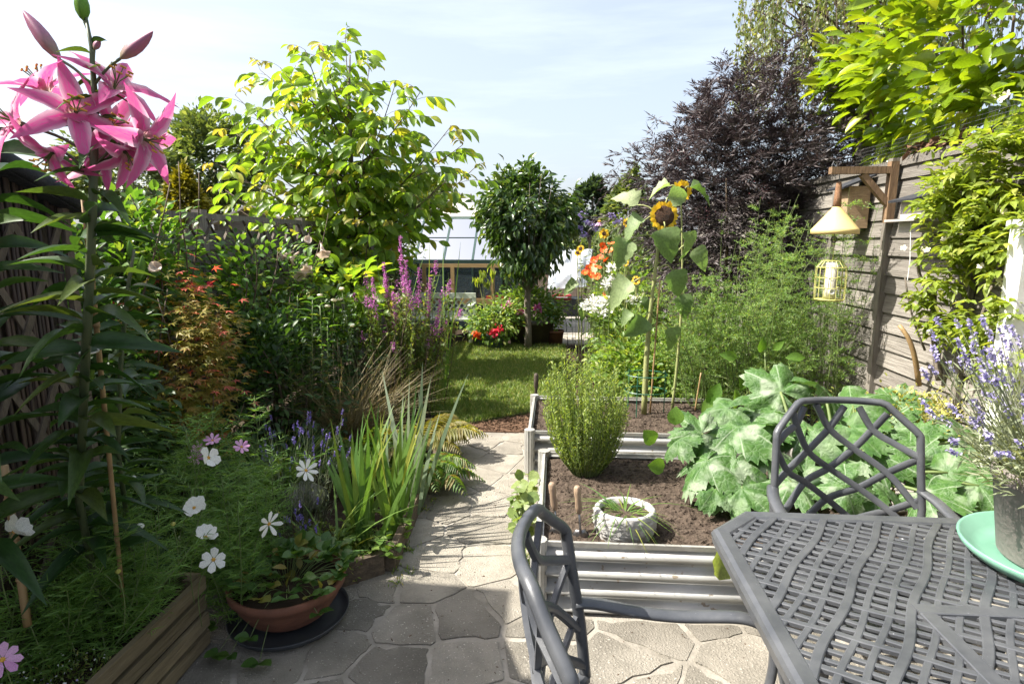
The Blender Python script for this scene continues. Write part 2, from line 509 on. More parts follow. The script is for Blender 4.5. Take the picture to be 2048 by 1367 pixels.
L_LILY = leaf_mat("lily_leaf", (.018, .05, .012), (.036, .082, .018), (.07, .1, .025), .3, .42, .4)
L_WAL = leaf_mat("walnut_leaf", (.11, .195, .026), (.18, .28, .036), (.33, .33, .055), .5, .38, .45)
L_WALY = leaf_mat("young_walnut_leaf", (.2, .19, .045), (.28, .25, .06), (.3, .2, .07), .48, .45)
L_STD = leaf_mat("drooping_leaf", (.034, .075, .02), (.065, .115, .03), (.13, .17, .045), .3, .3, .6)
L_ROSE = leaf_mat("rose_leaf", (.05, .12, .022), (.095, .18, .032), (.2, .24, .05), .42, .42)
L_MAPLE = leaf_mat("maple_leaf", (.19, .19, .03), (.31, .245, .055), (.36, .15, .06), .45, .5, tcol=(1.4, 1.4, .6))
L_MAPRED = leaf_mat("maple_red_leaf", (.38, .07, .045), (.48, .12, .07), None, .45, .5, tcol=(1.5, 1, .8))
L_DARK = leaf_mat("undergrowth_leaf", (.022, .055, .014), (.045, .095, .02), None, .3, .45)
L_LOOSE = leaf_mat("loosestrife_leaf", (.08, .14, .025), (.15, .2, .045), (.27, .26, .08), .4, .5)
P_LOOSE = leaf_mat("loosestrife_flower", (.42, .1, .36), (.56, .2, .48), (.36, .16, .3), .35, .6, tcol=(1.2, 1, 1.2))
L_DRY = leaf_mat("dry_grass", (.2, .16, .085), (.32, .27, .15), (.15, .15, .06), .3, .6, tcol=(1.3, 1.2, .8))
L_IRIS = leaf_mat("iris_blade", (.075, .155, .035), (.13, .21, .042), (.24, .26, .055), .38, .42)
L_IRISB = leaf_mat("grey_iris_blade", (.13, .18, .11), (.2, .24, .16), None, .3, .45)
L_FERN = leaf_mat("fern_frond", (.06, .13, .02), (.12, .17, .035), (.2, .15, .05), .4, .5)
L_FERNB = leaf_mat("bronze_fern", (.12, .13, .03), (.2, .17, .05), None, .4, .5)
L_LAVS = leaf_mat("silver_lavender_leaf", (.2, .235, .14), (.29, .32, .2), (.36, .37, .26), .25, .6)
L_LAV = leaf_mat("lavender_leaf", (.10, .13, .075), (.16, .19, .11), (.2, .22, .13), .2, .6)
P_LAV = leaf_mat("lavender_flower", (.14, .10, .36), (.24, .17, .5), (.3, .24, .5), .25, .6, tcol=(1, 1, 1.2))
P_LAVP = leaf_mat("pale_lavender_flower", (.34, .3, .53), (.45, .41, .62), (.47, .44, .54), .25, .6, tcol=(1, 1, 1.2))
L_COS = leaf_mat("cosmos_thread", (.075, .16, .03), (.13, .23, .05), None, .35, .5)
P_WHITE = leaf_mat("white_petal", (.78, .78, .74), (.84, .84, .80), None, .35, .5, tcol=(1, 1, .95))
P_PINKW = leaf_mat("pink_cosmos_petal", (.62, .3, .55), (.72, .42, .64), None, .35, .5, tcol=(1, .9, 1))
P_EYE = mat("flower_eye", (.55, .32, .04), (.4, .2, .03), 40, .8, bump=.6)
L_STRAW = leaf_mat("strawberry_leaf", (.04, .10, .02), (.075, .14, .03), (.2, .17, .04), .3, .42)
L_STRAWL = leaf_mat("bright_strawberry_leaf", (.085, .16, .03), (.14, .21, .045), None, .35, .42)
L_ROSEM = leaf_mat("rosemary_needle", (.15, .22, .045), (.23, .3, .06), (.33, .37, .12), .36, .5)
L_PEP = leaf_mat("pepper_leaf", (.08, .17, .025), (.12, .22, .04), None, .4, .35)
L_SUN = leaf_mat("sunflower_leaf", (.14, .21, .075), (.24, .3, .14), (.32, .36, .2), .35, .55, tcol=(1.2, 1.5, .6))
P_SUN = leaf_mat("sunflower_petal", (.80, .5, .02), (.86, .58, .04), None, .35, .5, tcol=(1.1, 1, .5))
M_SUNDISC = mat("sunflower_disc", (.035, .016, .008), (.09, .04, .015), 90, .9, bump=1)
L_ASP = leaf_mat("asparagus_thread", (.11, .21, .05), (.19, .30, .085), (.32, .36, .12), .4, .5)
L_ELD = leaf_mat("black_elder_leaf", (.044, .034, .036), (.085, .07, .07), (.14, .115, .11), .15, .5, .4, tcol=(1.2, .95, 1))
P_ELD = leaf_mat("elder_berry_head", (.10, .025, .035), (.15, .05, .055), None, .1, .6, tcol=(1, .7, .7))
L_LAUR = leaf_mat("laurel_leaf", (.13, .21, .012), (.21, .29, .02), (.3, .34, .03), .4, .24, .6, tcol=(1.8, 1.7, .5))
L_BIRCH = leaf_mat("birch_leaf", (.10, .14, .05), (.17, .2, .08), (.24, .24, .1), .35, .45)
L_JAS = leaf_mat("jasmine_leaf", (.15, .21, .032), (.23, .29, .05), (.32, .34, .08), .42, .42)
P_CREAM = leaf_mat("cream_flower", (.72, .66, .46), (.78, .74, .58), None, .35, .5, tcol=(1, 1, .8))
L_GOLD = leaf_mat("golden_leaf", (.38, .36, .08), (.5, .48, .16), (.24, .27, .06), .35, .5, tcol=(1.2, 1.2, .6))
L_CON = leaf_mat("golden_conifer", (.17, .16, .012), (.26, .23, .02), (.1, .11, .012), .3, .6, tcol=(1.4, 1.3, .4))
L_FAR = leaf_mat("far_tree_leaf", (.075, .115, .04), (.13, .17, .06), (.19, .22, .09), .3, .5)
L_FARD = leaf_mat("far_dark_leaf", (.03, .055, .03), (.05, .08, .04), None, .25, .5)
L_NAS = leaf_mat("nasturtium_leaf", (.13, .19, .06), (.2, .25, .09), None, .35, .5)
L_BED = leaf_mat("border_leaf", (.09, .17, .032), (.165, .24, .055), (.27, .3, .09), .42, .45)
P_ORG = leaf_mat("orange_red_petal", (.72, .09, .02), (.8, .16, .02), (.7, .06, .03), .3, .5, tcol=(1.1, .9, .7))
P_RED = leaf_mat("crimson_petal", (.62, .02, .05), (.7, .05, .1), None, .3, .5, tcol=(1.1, .8, .8))
P_MAG = leaf_mat("magenta_petal", (.6, .08, .35), (.7, .25, .5), (.75, .5, .6), .3, .5, tcol=(1.1, .9, 1))
P_LILAC = leaf_mat("lilac_petal", (.33, .26, .55), (.42, .35, .62), None, .3, .5, tcol=(1, 1, 1))
P_BRUG = leaf_mat("blush_trumpet", (.62, .5, .42), (.7, .6, .5), None, .35, .5, tcol=(1, .95, .85))


def gradient_petal_mat(name, base, tip, tr=.4, axis=0, stripes=0.0, lo=.0, hi=1.0):
    """petal colour runs along the petal's own length"""
    m, n, l = _new(name)
    out = n.new("ShaderNodeOutputMaterial"); tcn = n.new("ShaderNodeTexCoord"); sp = n.new("ShaderNodeSeparateXYZ")
    l.new(tcn.outputs['Object'], sp.inputs[0])
    ramp = n.new("ShaderNodeValToRGB"); e = ramp.color_ramp.elements
    e[0].color = (*base, 1); e[1].color = (*tip, 1); e[0].position = lo; e[1].position = hi
    l.new(sp.outputs[axis], ramp.inputs[0])
    col = ramp.outputs[0]
    if stripes:
        y = n.new("ShaderNodeMath"); y.operation = 'ABSOLUTE'; l.new(sp.outputs[1], y.inputs[0])
        mr = n.new("ShaderNodeMapRange"); mr.inputs[1].default_value = .2; mr.inputs[2].default_value = .46; mr.inputs[3].default_value = 0; mr.inputs[4].default_value = stripes
        l.new(y.outputs[0], mr.inputs[0])
        mm = n.new("ShaderNodeMix"); mm.data_type = 'RGBA'; mm.inputs['B'].default_value = (.8, .62, .7, 1)
        l.new(mr.outputs[0], mm.inputs['Factor']); l.new(col, mm.inputs['A']); col = mm.outputs['Result']
    mpn = n.new("ShaderNodeMapping"); mpn.inputs['Scale'].default_value = (1.5, 11, 1); l.new(tcn.outputs['Object'], mpn.inputs['Vector'])
    nzn = n.new("ShaderNodeTexNoise"); nzn.inputs['Scale'].default_value = 5; nzn.inputs['Detail'].default_value = 5; l.new(mpn.outputs[0], nzn.inputs['Vector'])
    mrn = n.new("ShaderNodeMapRange"); mrn.inputs[1].default_value = .3; mrn.inputs[2].default_value = .7; mrn.inputs[3].default_value = .7; mrn.inputs[4].default_value = 1.2; l.new(nzn.outputs[0], mrn.inputs[0])
    hs = n.new("ShaderNodeHueSaturation"); l.new(mrn.outputs[0], hs.inputs['Value']); l.new(mrn.outputs[0], hs.inputs['Saturation']); l.new(col, hs.inputs['Color']); col = hs.outputs[0]
    p = n.new("ShaderNodeBsdfPrincipled"); p.inputs['Roughness'].default_value = .5; l.new(col, p.inputs['Base Color'])
    t = n.new("ShaderNodeBsdfTranslucent"); l.new(col, t.inputs[0])
    ms = n.new("ShaderNodeMixShader"); ms.inputs[0].default_value = tr
    l.new(p.outputs[0], ms.inputs[1]); l.new(t.outputs[0], ms.inputs[2]); l.new(ms.outputs[0], out.inputs[0])
    return m


P_LILY = gradient_petal_mat("lily_petal", (.60, .52, .34), (.64, .10, .31), .42, stripes=.8, lo=.02, hi=.28)
P_LILYB = gradient_petal_mat("lily_bud", (.26, .26, .12), (.42, .16, .26), .25, lo=.0, hi=.5)


def courgette_mat():
    m, n, l = _new("courgette_leaf")
    out = n.new("ShaderNodeOutputMaterial"); tcn = n.new("ShaderNodeTexCoord"); oi = n.new("ShaderNodeObjectInfo")
    def noise(s, d, off):
        x = n.new("ShaderNodeTexNoise"); x.inputs['Scale'].default_value = s; x.inputs['Detail'].default_value = d; x.noise_dimensions = '4D'
        mm = n.new("ShaderNodeMath"); mm.operation = 'MULTIPLY_ADD'; mm.inputs[1].default_value = 20; mm.inputs[2].default_value = off
        l.new(oi.outputs['Random'], mm.inputs[0]); l.new(mm.outputs[0], x.inputs['W']); l.new(tcn.outputs['Object'], x.inputs['Vector']); return x
    a = noise(3.2, 7, 0); b = noise(9, 4, 5)
    ra = n.new("ShaderNodeMapRange"); ra.inputs[1].default_value = .51; ra.inputs[2].default_value = .62; ra.inputs[4].default_value = .78
    l.new(a.outputs[0], ra.inputs[0])
    vo = n.new("ShaderNodeTexVoronoi"); vo.feature = 'DISTANCE_TO_EDGE'; vo.inputs['Scale'].default_value = 12
    dn = n.new("ShaderNodeTexNoise"); dn.inputs['Scale'].default_value = 7; l.new(tcn.outputs['Object'], dn.inputs['Vector'])
    dv = n.new("ShaderNodeVectorMath"); dv.operation = 'MULTIPLY_ADD'; dv.inputs[1].default_value = (.22, .22, .22)
    l.new(dn.outputs['Color'], dv.inputs[0]); l.new(tcn.outputs['Object'], dv.inputs[2]); l.new(dv.outputs[0], vo.inputs['Vector'])
    sx_ = n.new("ShaderNodeSeparateXYZ"); l.new(tcn.outputs['Object'], sx_.inputs[0])
    an = n.new("ShaderNodeMath"); an.operation = 'ARCTAN2'; l.new(sx_.outputs[1], an.inputs[0]); l.new(sx_.outputs[0], an.inputs[1])
    am = n.new("ShaderNodeMath"); am.operation = 'MULTIPLY'; am.inputs[1].default_value = 3.5; l.new(an.outputs[0], am.inputs[0])
    asn = n.new("ShaderNodeMath"); asn.operation = 'SINE'; l.new(am.outputs[0], asn.inputs[0])
    aab = n.new("ShaderNodeMath"); aab.operation = 'ABSOLUTE'; l.new(asn.outputs[0], aab.inputs[0])
    vein = n.new("ShaderNodeMapRange"); vein.inputs[1].default_value = .02; vein.inputs[2].default_value = .13; vein.inputs[3].default_value = .7; vein.inputs[4].default_value = 0
    l.new(aab.outputs[0], vein.inputs[0])
    rv = n.new("ShaderNodeMapRange"); rv.inputs[1].default_value = .0; rv.inputs[2].default_value = .06; rv.inputs[3].default_value = .32; rv.inputs[4].default_value = 0
    l.new(vo.outputs['Distance'], rv.inputs[0])
    mxx = n.new("ShaderNodeMath"); mxx.operation = 'MAXIMUM'; l.new(ra.outputs[0], mxx.inputs[0]); l.new(rv.outputs[0], mxx.inputs[1])
    ml = n.new("ShaderNodeMath"); ml.operation = 'MULTIPLY'
    rl = n.new("ShaderNodeMapRange"); rl.inputs[1].default_value = .0; rl.inputs[2].default_value = .55; rl.inputs[3].default_value = .15; rl.inputs[4].default_value = .66
    mx2 = n.new('ShaderNodeMath'); mx2.operation = 'MAXIMUM'; l.new(mxx.outputs[0], mx2.inputs[0]); l.new(vein.outputs[0], mx2.inputs[1])
    l.new(oi.outputs['Random'], rl.inputs[0]); l.new(mx2.outputs[0], ml.inputs[0]); l.new(rl.outputs[0], ml.inputs[1])
    g = n.new("ShaderNodeValToRGB"); e = g.color_ramp.elements; e[0].color = (.03, .09, .015, 1); e[1].color = (.075, .165, .03, 1); e[0].position = .3; e[1].position = .7
    l.new(b.outputs[0], g.inputs[0])
    mm = n.new("ShaderNodeMix"); mm.data_type = 'RGBA'; mm.inputs['B'].default_value = (.44, .5, .37, 1)
    l.new(ml.outputs[0], mm.inputs['Factor']); l.new(g.outputs[0], mm.inputs['A'])
    p = n.new("ShaderNodeBsdfPrincipled"); p.inputs['Roughness'].default_value = .6; l.new(mm.outputs['Result'], p.inputs['Base Color'])
    bp = n.new("ShaderNodeBump"); bp.inputs['Strength'].default_value = .5; bp.inputs['Distance'].default_value = .01
    l.new(vo.outputs['Distance'], bp.inputs['Height']); l.new(bp.outputs[0], p.inputs['Normal'])
    t = n.new("ShaderNodeBsdfTranslucent"); t.inputs[0].default_value = (.13, .27, .03, 1)
    ms = n.new("ShaderNodeMixShader"); ms.inputs[0].default_value = .25
    l.new(p.outputs[0], ms.inputs[1]); l.new(t.outputs[0], ms.inputs[2]); l.new(ms.outputs[0], out.inputs[0])
    return m


L_COURG = courgette_mat()

# ------------------------------------------------------------------ ground, paving, lawn
def noise_grid(x0, x1, y0, y1, nx, ny, zf):
    X, Y = np.meshgrid(np.linspace(x0, x1, nx), np.linspace(y0, y1, ny))
    V = np.stack([X, Y, zf(X, Y)], -1).reshape(-1, 3)
    i = np.arange(ny - 1)[:, None] * nx; j = np.arange(nx - 1)[None]
    F = np.stack([i + j, i + j + 1, i + nx + j + 1, i + nx + j], -1).reshape(-1, 4)
    return V, [F]


def bumps(n, x0, x1, y0, y1, amp, s0, s1, seed):
    r = np.random.default_rng(seed)
    C = np.stack([r.uniform(x0, x1, n), r.uniform(y0, y1, n)], 1); S = r.uniform(s0, s1, n); A = r.uniform(-.3, 1, n) * amp
    def f(X, Y):
        Z = np.zeros_like(X)
        for (cx, cy), s, a in zip(C, S, A): Z += a * np.exp(-((X - cx) ** 2 + (Y - cy) ** 2) / (2 * s * s))
        return Z
    return f


g = MB().raw([(-600, -300, -.05), (600, -300, -.05), (600, 900, -.05), (-600, 900, -.05)], np.array([(0, 1, 2, 3)])).build("ground", M_EARTH)
tag(g, kind="structure")
# left flower bed soil and the bark patch at the end of the path
f = bumps(60, -2.7, -.8, 2.3, 9, .03, .1, .3, 3)
V_, F_ = noise_grid(-3.2, -.82, 2.4, 9.3, 70, 180, lambda X, Y: .02 + f(X, Y))
cm = V_[F_[0]].mean(1); F_ = [F_[0][cm[:, 1] > 2.44 + np.clip(cm[:, 0] + 1.12, 0, .4) * .78]]
o = MB().raw(V_, F_).build("flower_bed_soil", M_EARTH, smooth=True); tag(o, kind="structure")
f2 = bumps(60, -.2, 2.3, 5, 11, .03, .1, .3, 4)
o = MB().raw(*noise_grid(.02, 2.28, 4.96, 12.5, 50, 140, lambda X, Y: .015 + f2(X, Y) * (X > .5))).build("border_soil", M_EARTH, smooth=True); tag(o, kind="structure")

# crazy paving: irregular stones set in pale mortar
paving = MB().box((.35, 2.2, -.03), (4.0, 5.5, .06)).build("crazy_paving", M_MORTAR)
tag(paving, kind="structure")
prng = np.random.default_rng(5)


def clip_poly(poly, p, nrm):
    out = []
    for i in range(len(poly)):
        a, b = poly[i], poly[(i + 1) % len(poly)]
        da, db = np.dot(a - p, nrm), np.dot(b - p, nrm)
        if da <= 0: out.append(a)
        if (da < 0) != (db < 0) and abs(da - db) > 1e-9: out.append(a + (b - a) * da / (da - db))
    return out


seeds = []
for _ in range(4000):
    q = np.array((prng.uniform(-1.7, 2.3), prng.uniform(.7, 5.0)))
    mind = .195 if q[1] < 2.6 else .2
    if all(np.linalg.norm((q - s) * (np.array((1, .75)) if (q[0] * 7) % 2 < 1 else np.array((.78, 1)))) > mind * prng.uniform(.65, 1.5) for s in seeds): seeds.append(q)
seeds = np.array(seeds)
for i, s in enumerate(seeds):
    if not ((s[1] < 2.55 and s[0] > -1.45) or (s[0] < -.02 and s[0] > -1.0 and s[1] < 4.85)): continue
    poly = [np.array(k, float) for k in ((-1.9, .3), (2.3, .3), (2.3, 4.9), (-1.9, 4.9))]
    ds = np.linalg.norm(seeds - s, axis=1)
    for j in np.argsort(ds)[1:16]:
        d = (seeds[j] - s) / ds[j]
        poly = clip_poly(poly, s + d * (ds[j] / 2 - prng.uniform(.001, .011) - (.0 if s[1] > 2.55 else .0035)), d)
        if len(poly) < 3: break
    if len(poly) >= 3 and s[0] > -.09: poly = clip_poly(poly, np.array((0, 2.36)), np.array((0, 1.0)))
    if len(poly) >= 3 and s[0] <= -.09: poly = clip_poly(poly, np.array((-.1, 0)), np.array((1.0, 0)))
    if len(poly) < 3: continue
    # rough, slightly rounded outline
    pts = []
    for k in range(len(poly)):
        a, b, c = poly[k - 1], poly[k], poly[(k + 1) % len(poly)]
        e1, e2 = np.linalg.norm(a - b), np.linalg.norm(c - b)
        if min(e1, e2) < .03: pts.append(b); continue
        t = .005 / e1, .005 / e2
        pts += [b + (a - b) * min(.4, t[0]), b + (c - b) * min(.4, t[1])]
        if e2 > .16:
            for w in (.22, .41, .6, .8): pts.append(b + (c - b) * w + prng.normal(0, .008, 2))
    z = .003 + prng.uniform(0, .0035)
    MB().prism(pts, -.02, z, .012).build("paving_stone", M_STONE if s[1] < 2.55 else M_STONE2, paving)

# grit, leaf bits and tiny weeds in the joints
n = 900; P = np.stack([prng.uniform(-1.2, 1.9, n), prng.uniform(1.6, 4.9, n), np.full(n, .007)], 1); P = P[(P[:, 1] < 2.34) | ((P[:, 0] < -.1) & (P[:, 0] > -.8))]
MB().leaves(frames(P, np.column_stack([prng.normal(size=(len(P), 2)), np.zeros(len(P))]), prng.gamma(2, .004, len(P)) + .003, prng.uniform(.002, .008, len(P)), roll=.3), T_DIA).build("paving_litter", M_BARK, None, kind="stuff")
n = 700; k_ = prng.integers(0, 26, n); cxy = np.stack([np.where(prng.random(26) < .5, prng.uniform(-.8, -.7, 26), prng.uniform(-.16, -.1, 26)), prng.uniform(2.5, 4.8, 26)], 1)
P = np.column_stack([cxy[k_] + prng.normal(0, .02, (n, 2)), np.full(n, .005)])
MB().leaves(frames(P, prng.normal(0, .6, (n, 3)) + (0, 0, .8), prng.uniform(.012, .035, n), .007, roll=1), T_DIA).build("joint_weeds", M_GRASS, None, kind="stuff")

# concrete slab path beyond the lawn
slabs = MB().box((.22, 10.9, -.005), (.9, 3.7, .03)).build("slab_path", M_EARTH); tag(slabs, kind="structure")
sm = None
for r_ in range(6):
    for c_ in range(2):
        m_ = MB().box((-.02 + c_ * .44 + prng.normal(0, .006), 9.38 + r_ * .6, .018 + prng.uniform(0, .006)), (.43, .585, .04))
        m_.build("paving_slab", M_SLAB, slabs)

# lawn: soil sheet with a sward of blades
lawn_poly = [(-1.32, 5.42), (-.84, 4.96), (-.2, 5.42), (.05, 6.2), (.12, 7.4), (.16, 8.8), (-1.5, 8.9), (-1.5, 6.5)]
lawn = MB().prism(lawn_poly, -.04, .03).build("lawn", M_LAWN); tag(lawn, kind="structure")


def inside(P, poly):
    c = np.zeros(len(P), bool); n = len(poly)
    for i in range(n):
        (x1, y1), (x2, y2) = poly[i], poly[(i + 1) % n]
        m = ((y1 > P[:, 1]) != (y2 > P[:, 1])) & (P[:, 0] < (x2 - x1) * (P[:, 1] - y1) / (y2 - y1 + 1e-12) + x1)
        c ^= m
    return c


N = 60000
P = np.stack([rng.uniform(-1.6, .3, N), 4.9 + 4.0 * rng.random(N) ** 1.2, np.full(N, .028)], 1)
P = P[inside(P, lawn_poly)]
D = rng.normal(0, .5, (len(P), 3)); D[:, 2] = 1
hgt = .03 + .03 * rng.random(len(P)) + .05 * np.clip((P[:, 1] - 8.3) / .5, 0, 1) * rng.random(len(P))
MB().leaves(frames(P, D, hgt, .007, up=(0, -1, 0), roll=1.2), T_BLADE).build("lawn_grass", M_GRASS, None, True, kind="stuff")

# bark chips at the path end and on the track to the slabs
N = 2600
P = np.concatenate([np.stack([rng.uniform(-.86, -.18, N // 2), rng.uniform(4.88, 5.6, N // 2), np.full(N // 2, .02)], 1), np.stack([rng.uniform(-.15, .55, N // 2), rng.uniform(5.2, 9.3, N // 2), np.full(N // 2, .03)], 1)])
P = P[~inside(P, lawn_poly)]
MB().leaves(frames(P, np.column_stack([rng.normal(size=(len(P), 2)), rng.normal(0, .2, len(P))]), rng.uniform(.02, .06, len(P)), rng.uniform(.012, .025, len(P)), roll=.4), T_DIA).build("bark_chips", M_BARK, None, kind="stuff")
o = MB().prism([(-.9, 4.86), (-.14, 4.86), (-.14, 5.5), (-.05, 6.4), (0, 9.1), (.6, 9.1), (.6, 4.9), (-.1, 4.86)][:3] + [(-.14, 5.6), (-.9, 5.1)], -.04, .012).build("bark_mulch", M_BARK); tag(o, kind="structure")

# ------------------------------------------------------------------ neighbouring house (left of the frame; it shades the foreground)
h = thing("neighbour_house", "rendered house extension left of the patio", "house", (-4.5, -1, 0))
MB().box((-4.6, -1.25, 1.6), (3.0, 6.7, 3.2)).build("wall", M_BRICKISH, h)
MB().raw([(-2.98, -4.5, 3.33), (-2.98, 2.16, 3.33), (-6.2, 2.16, 4.5), (-6.2, -4.5, 4.5), (-2.98, -4.5, 3.2), (-2.98, 2.16, 3.2), (-6.2, 2.16, 4.37), (-6.2, -4.5, 4.37)], [(0, 1, 2, 3), (7, 6, 5, 4), (0, 4, 5, 1), (1, 5, 6, 2), (2, 6, 7, 3), (3, 7, 4, 0)]).build("roof", M_ROOFT, h)
MB().box((-3.35, -.2, 3.55), (.6, 3.5, .5)).build("added_shade_block", M_BRICKISH, h)  # unseen block added above the eave to shade the lily leaves and near paving

# ------------------------------------------------------------------ right boundary fence
XF = 2.30
fence = thing("boundary_fence", "weathered grey lap fence along the right side behind the bird feeder", "fence", (XF, 5, 0))
slat = MB().raw([(-.5, -.018, -.075), (.5, -.018, -.075), (.5, .004, .075), (-.5, .004, .075), (-.5, .004, -.075), (.5, .004, -.075), (.5, .012, .075), (-.5, .012, .075)], [(0, 1, 2, 3), (7, 6, 5, 4), (0, 4, 5, 1), (3, 2, 6, 7), (0, 3, 7, 4), (1, 5, 6, 2)]).mesh("slat", M_FENCE, False)
frng = np.random.default_rng(21)
posts = [1.1, 2.75, 4.38, 6.2, 8.0, 9.9]
for a, b in zip(posts[:-1], posts[1:]):
    for k in range(16):
        z = .12 + k * .127
        if z > 2.05: break
        W = Matrix.Translation((XF + frng.normal(0, .002), (a + b) / 2, z + .06 + frng.normal(0, .004))) @ Matrix.Rotation(R(-90) , 4, 'Z') @ Matrix.Rotation(frng.normal(0, .004), 4, 'Y') @ Matrix.Diagonal((b - a - .06, 1, 1, 1))
        inst("slat", slat, fence, W)
    MB().box((XF - .03, (a + b) / 2 - .1, 1.07), (.03, .045, 1.96)).build("batten", M_POST, fence)
    MB().box((XF + .0, (a + b) / 2, 2.115), (.05, b - a - .07, .03)).build("capping_rail", M_FENCE, fence)
for y in posts:
    MB().box((XF - .01, y, 1.08), (.07, .055, 2.16)).build("post", M_POST, fence)
mb = MB()
for y in np.arange(3.0, 5.0, .025): mb.tube([(XF, y, 2.13), (XF + .01, y, 2.30)], .0012, 3)
for z in np.arange(2.14, 2.31, .025): mb.tube([(XF, 3.0, z), (XF + .01, 5.0, z)], .0012, 3)
mb.build("wire_netting", M_WIRE, fence, kind="stuff")
# white post at the right edge
wp = thing("white_post", "white painted post beside the jasmine at the right edge", "post", (*at(2040, 600, 2.9)[:2], 0))
wpx = at(2040, 600, 2.9)[0]
MB().box((wpx, 2.9, .84), (.10, .10, 1.68)).build("shaft", M_WHITE, wp)
MB().box((wpx, 2.9, 1.695), (.125, .125, .03)).build("cap", M_WHITE, wp)

# bracket, funnel baffle, bird feeder, nest boxes
br = thing("feeder_bracket", "brown timber bracket arm fixed to the fence top", "bracket", (2.25, 4.3, 1.7))
MB().box((2.235, 4.3, 1.93), (.05, .055, .40)).build("upright", M_BRKT, br)
MB().box((2.03, 4.3, 2.075), (.40, .05, .045)).build("arm", M_BRKT, br)
MB().bar((2.04, 4.3, 2.05), (2.215, 4.3, 1.86), .04, .04, (0, 1, 0)).build("brace", M_BRKT, br)
MB().tube([(1.85, 4.3, 2.06), (1.84, 4.3, 2.11), (1.85, 4.3, 2.135), (1.87, 4.3, 2.12), (1.865, 4.3, 2.09)], .004, 5).build("hook", M_WIRE, br)
FX, FY = 1.895, 4.3
fn = thing("funnel_baffle", "pale yellow funnel hanging from the fence bracket above the feeder", "funnel", (FX, FY, 1.66))
MB().lathe([(.017, 1.845), (.145, 1.69), (.15, 1.685), (.15, 1.655), (.147, 1.655), (.143, 1.684), (.012, 1.842)], (FX, FY, 0), 32).build("cone", M_YELLOW, fn, True)
MB().lathe([(.0, 2.0), (.014, 2.0), (.018, 1.98), (.022, 1.91), (.027, 1.84), (.0, 1.84)], (FX, FY, 0), 12).build("neck", M_CORK, fn, True)
MB().tube([(FX, FY, 1.99), (FX, FY, 2.056)], .003, 5).build("hanging_wire", M_WIRE, fn)
fd = thing("caged_feeder", "yellow wire cage bird feeder hanging below the funnel", "bird feeder", (FX, FY, 1.2))
cx, cy = at(1661, 560, FY)[0], FY
mb = MB(); a = np.linspace(0, 2 * math.pi, 17)
for z, r_ in ((1.21, .095), (1.29, .097), (1.36, .097), (1.43, .095), (1.475, .06)):
    mb.tube([(cx + r_ * math.cos(t), cy + r_ * math.sin(t), z) for t in a], .0028, 4)
for t in a[:-1:1]:
    mb.tube([(cx + .095 * math.cos(t), cy + .095 * math.sin(t), 1.21), (cx + .097 * math.cos(t), cy + .097 * math.sin(t), 1.36), (cx + .095 * math.cos(t), cy + .095 * math.sin(t), 1.43), (cx + .06 * math.cos(t), cy + .06 * math.sin(t), 1.475)], .0022, 4)
mb.build("cage", M_YWIRE, fd, kind="stuff")
MB().lathe([(0, 1.22), (.042, 1.22), (.042, 1.28), (.036, 1.29), (.036, 1.46), (.0, 1.465)], (cx, cy, 0), 16).build("seed_tube", M_CLEAR, fd, True)
MB().lathe([(.0, 1.20), (.09, 1.2), (.09, 1.212), (0, 1.212)], (cx, cy, 0), 20).build("tray", M_YWIRE, fd, True)
MB().lathe([(0, 0), (.022, 0), (.024, .012), (.012, .013), (.011, .004), (0, .004)], (0, 0, 0), 14).build("feeding_port", M_WHITE, fd, True, Matrix.Translation((cx - .006, cy - .040, 1.265)) @ Matrix.Rotation(R(90), 4, 'X'))
MB().tube([(cx, cy, 1.47), (cx + .005, cy, 1.56), (FX, cy, 1.6)], .002, 4).build("hanging_wire", M_YWIRE, fd)
MB().tube([(FX + .018 * math.cos(t), FY, 1.618 + .02 * math.sin(t)) for t in a], .005, 5).build("ring", M_STEEL, fd)
MB().tube([(FX, FY, 1.635), (FX, FY, 1.84)], .003, 5).build("rod", M_WIRE, fd)


def nest_box(name, label, loc, w, hgt, d, roof_tilt, mats, hole=True, tray=False):
    t = thing(name, label, "nest box", loc)
    x, y, z = loc            # back of the box against the fence, base at z
    MB().box((x - d / 2, y, z + hgt / 2), (d, w, hgt)).build("body", mats, t)
    W = Matrix.Translation((x - d / 2 - .02, y, z + hgt + .03)) @ Matrix.Rotation(roof_tilt, 4, 'Y')
    MB().box((0, 0, 0), (d + .09, w + .07, .014)).build("roof", M_FELT, t, W=W)
    if hole: MB().lathe([(0, 0), (.016, 0), (.016, .004), (0, .004)], n=14).build("entrance_hole", M_BLACK, t, True, Matrix.Translation((x - d * .5, y - w / 2 - .002, z + hgt * .62)) @ Matrix.Rotation(R(90), 4, 'X'))
    if tray: MB().box((x - d / 2 - .03, y - .03, z + hgt * .38), (d + .1, w + .1, .014)).build("perch_board", M_GREYBD, t)
    return t


nest_box("nest_box", "brown nest box with felt roof on the fence left of the bracket", (2.262, 4.72, 1.70), .2, .30, .15, R(-22), M_PLY, False)
nest_box("nest_box", "grey nest box with slanting roof and perch board beside the jasmine", (2.262, 3.82, 1.66), .22, .19, .15, R(-16), M_GREYBD, True, True)

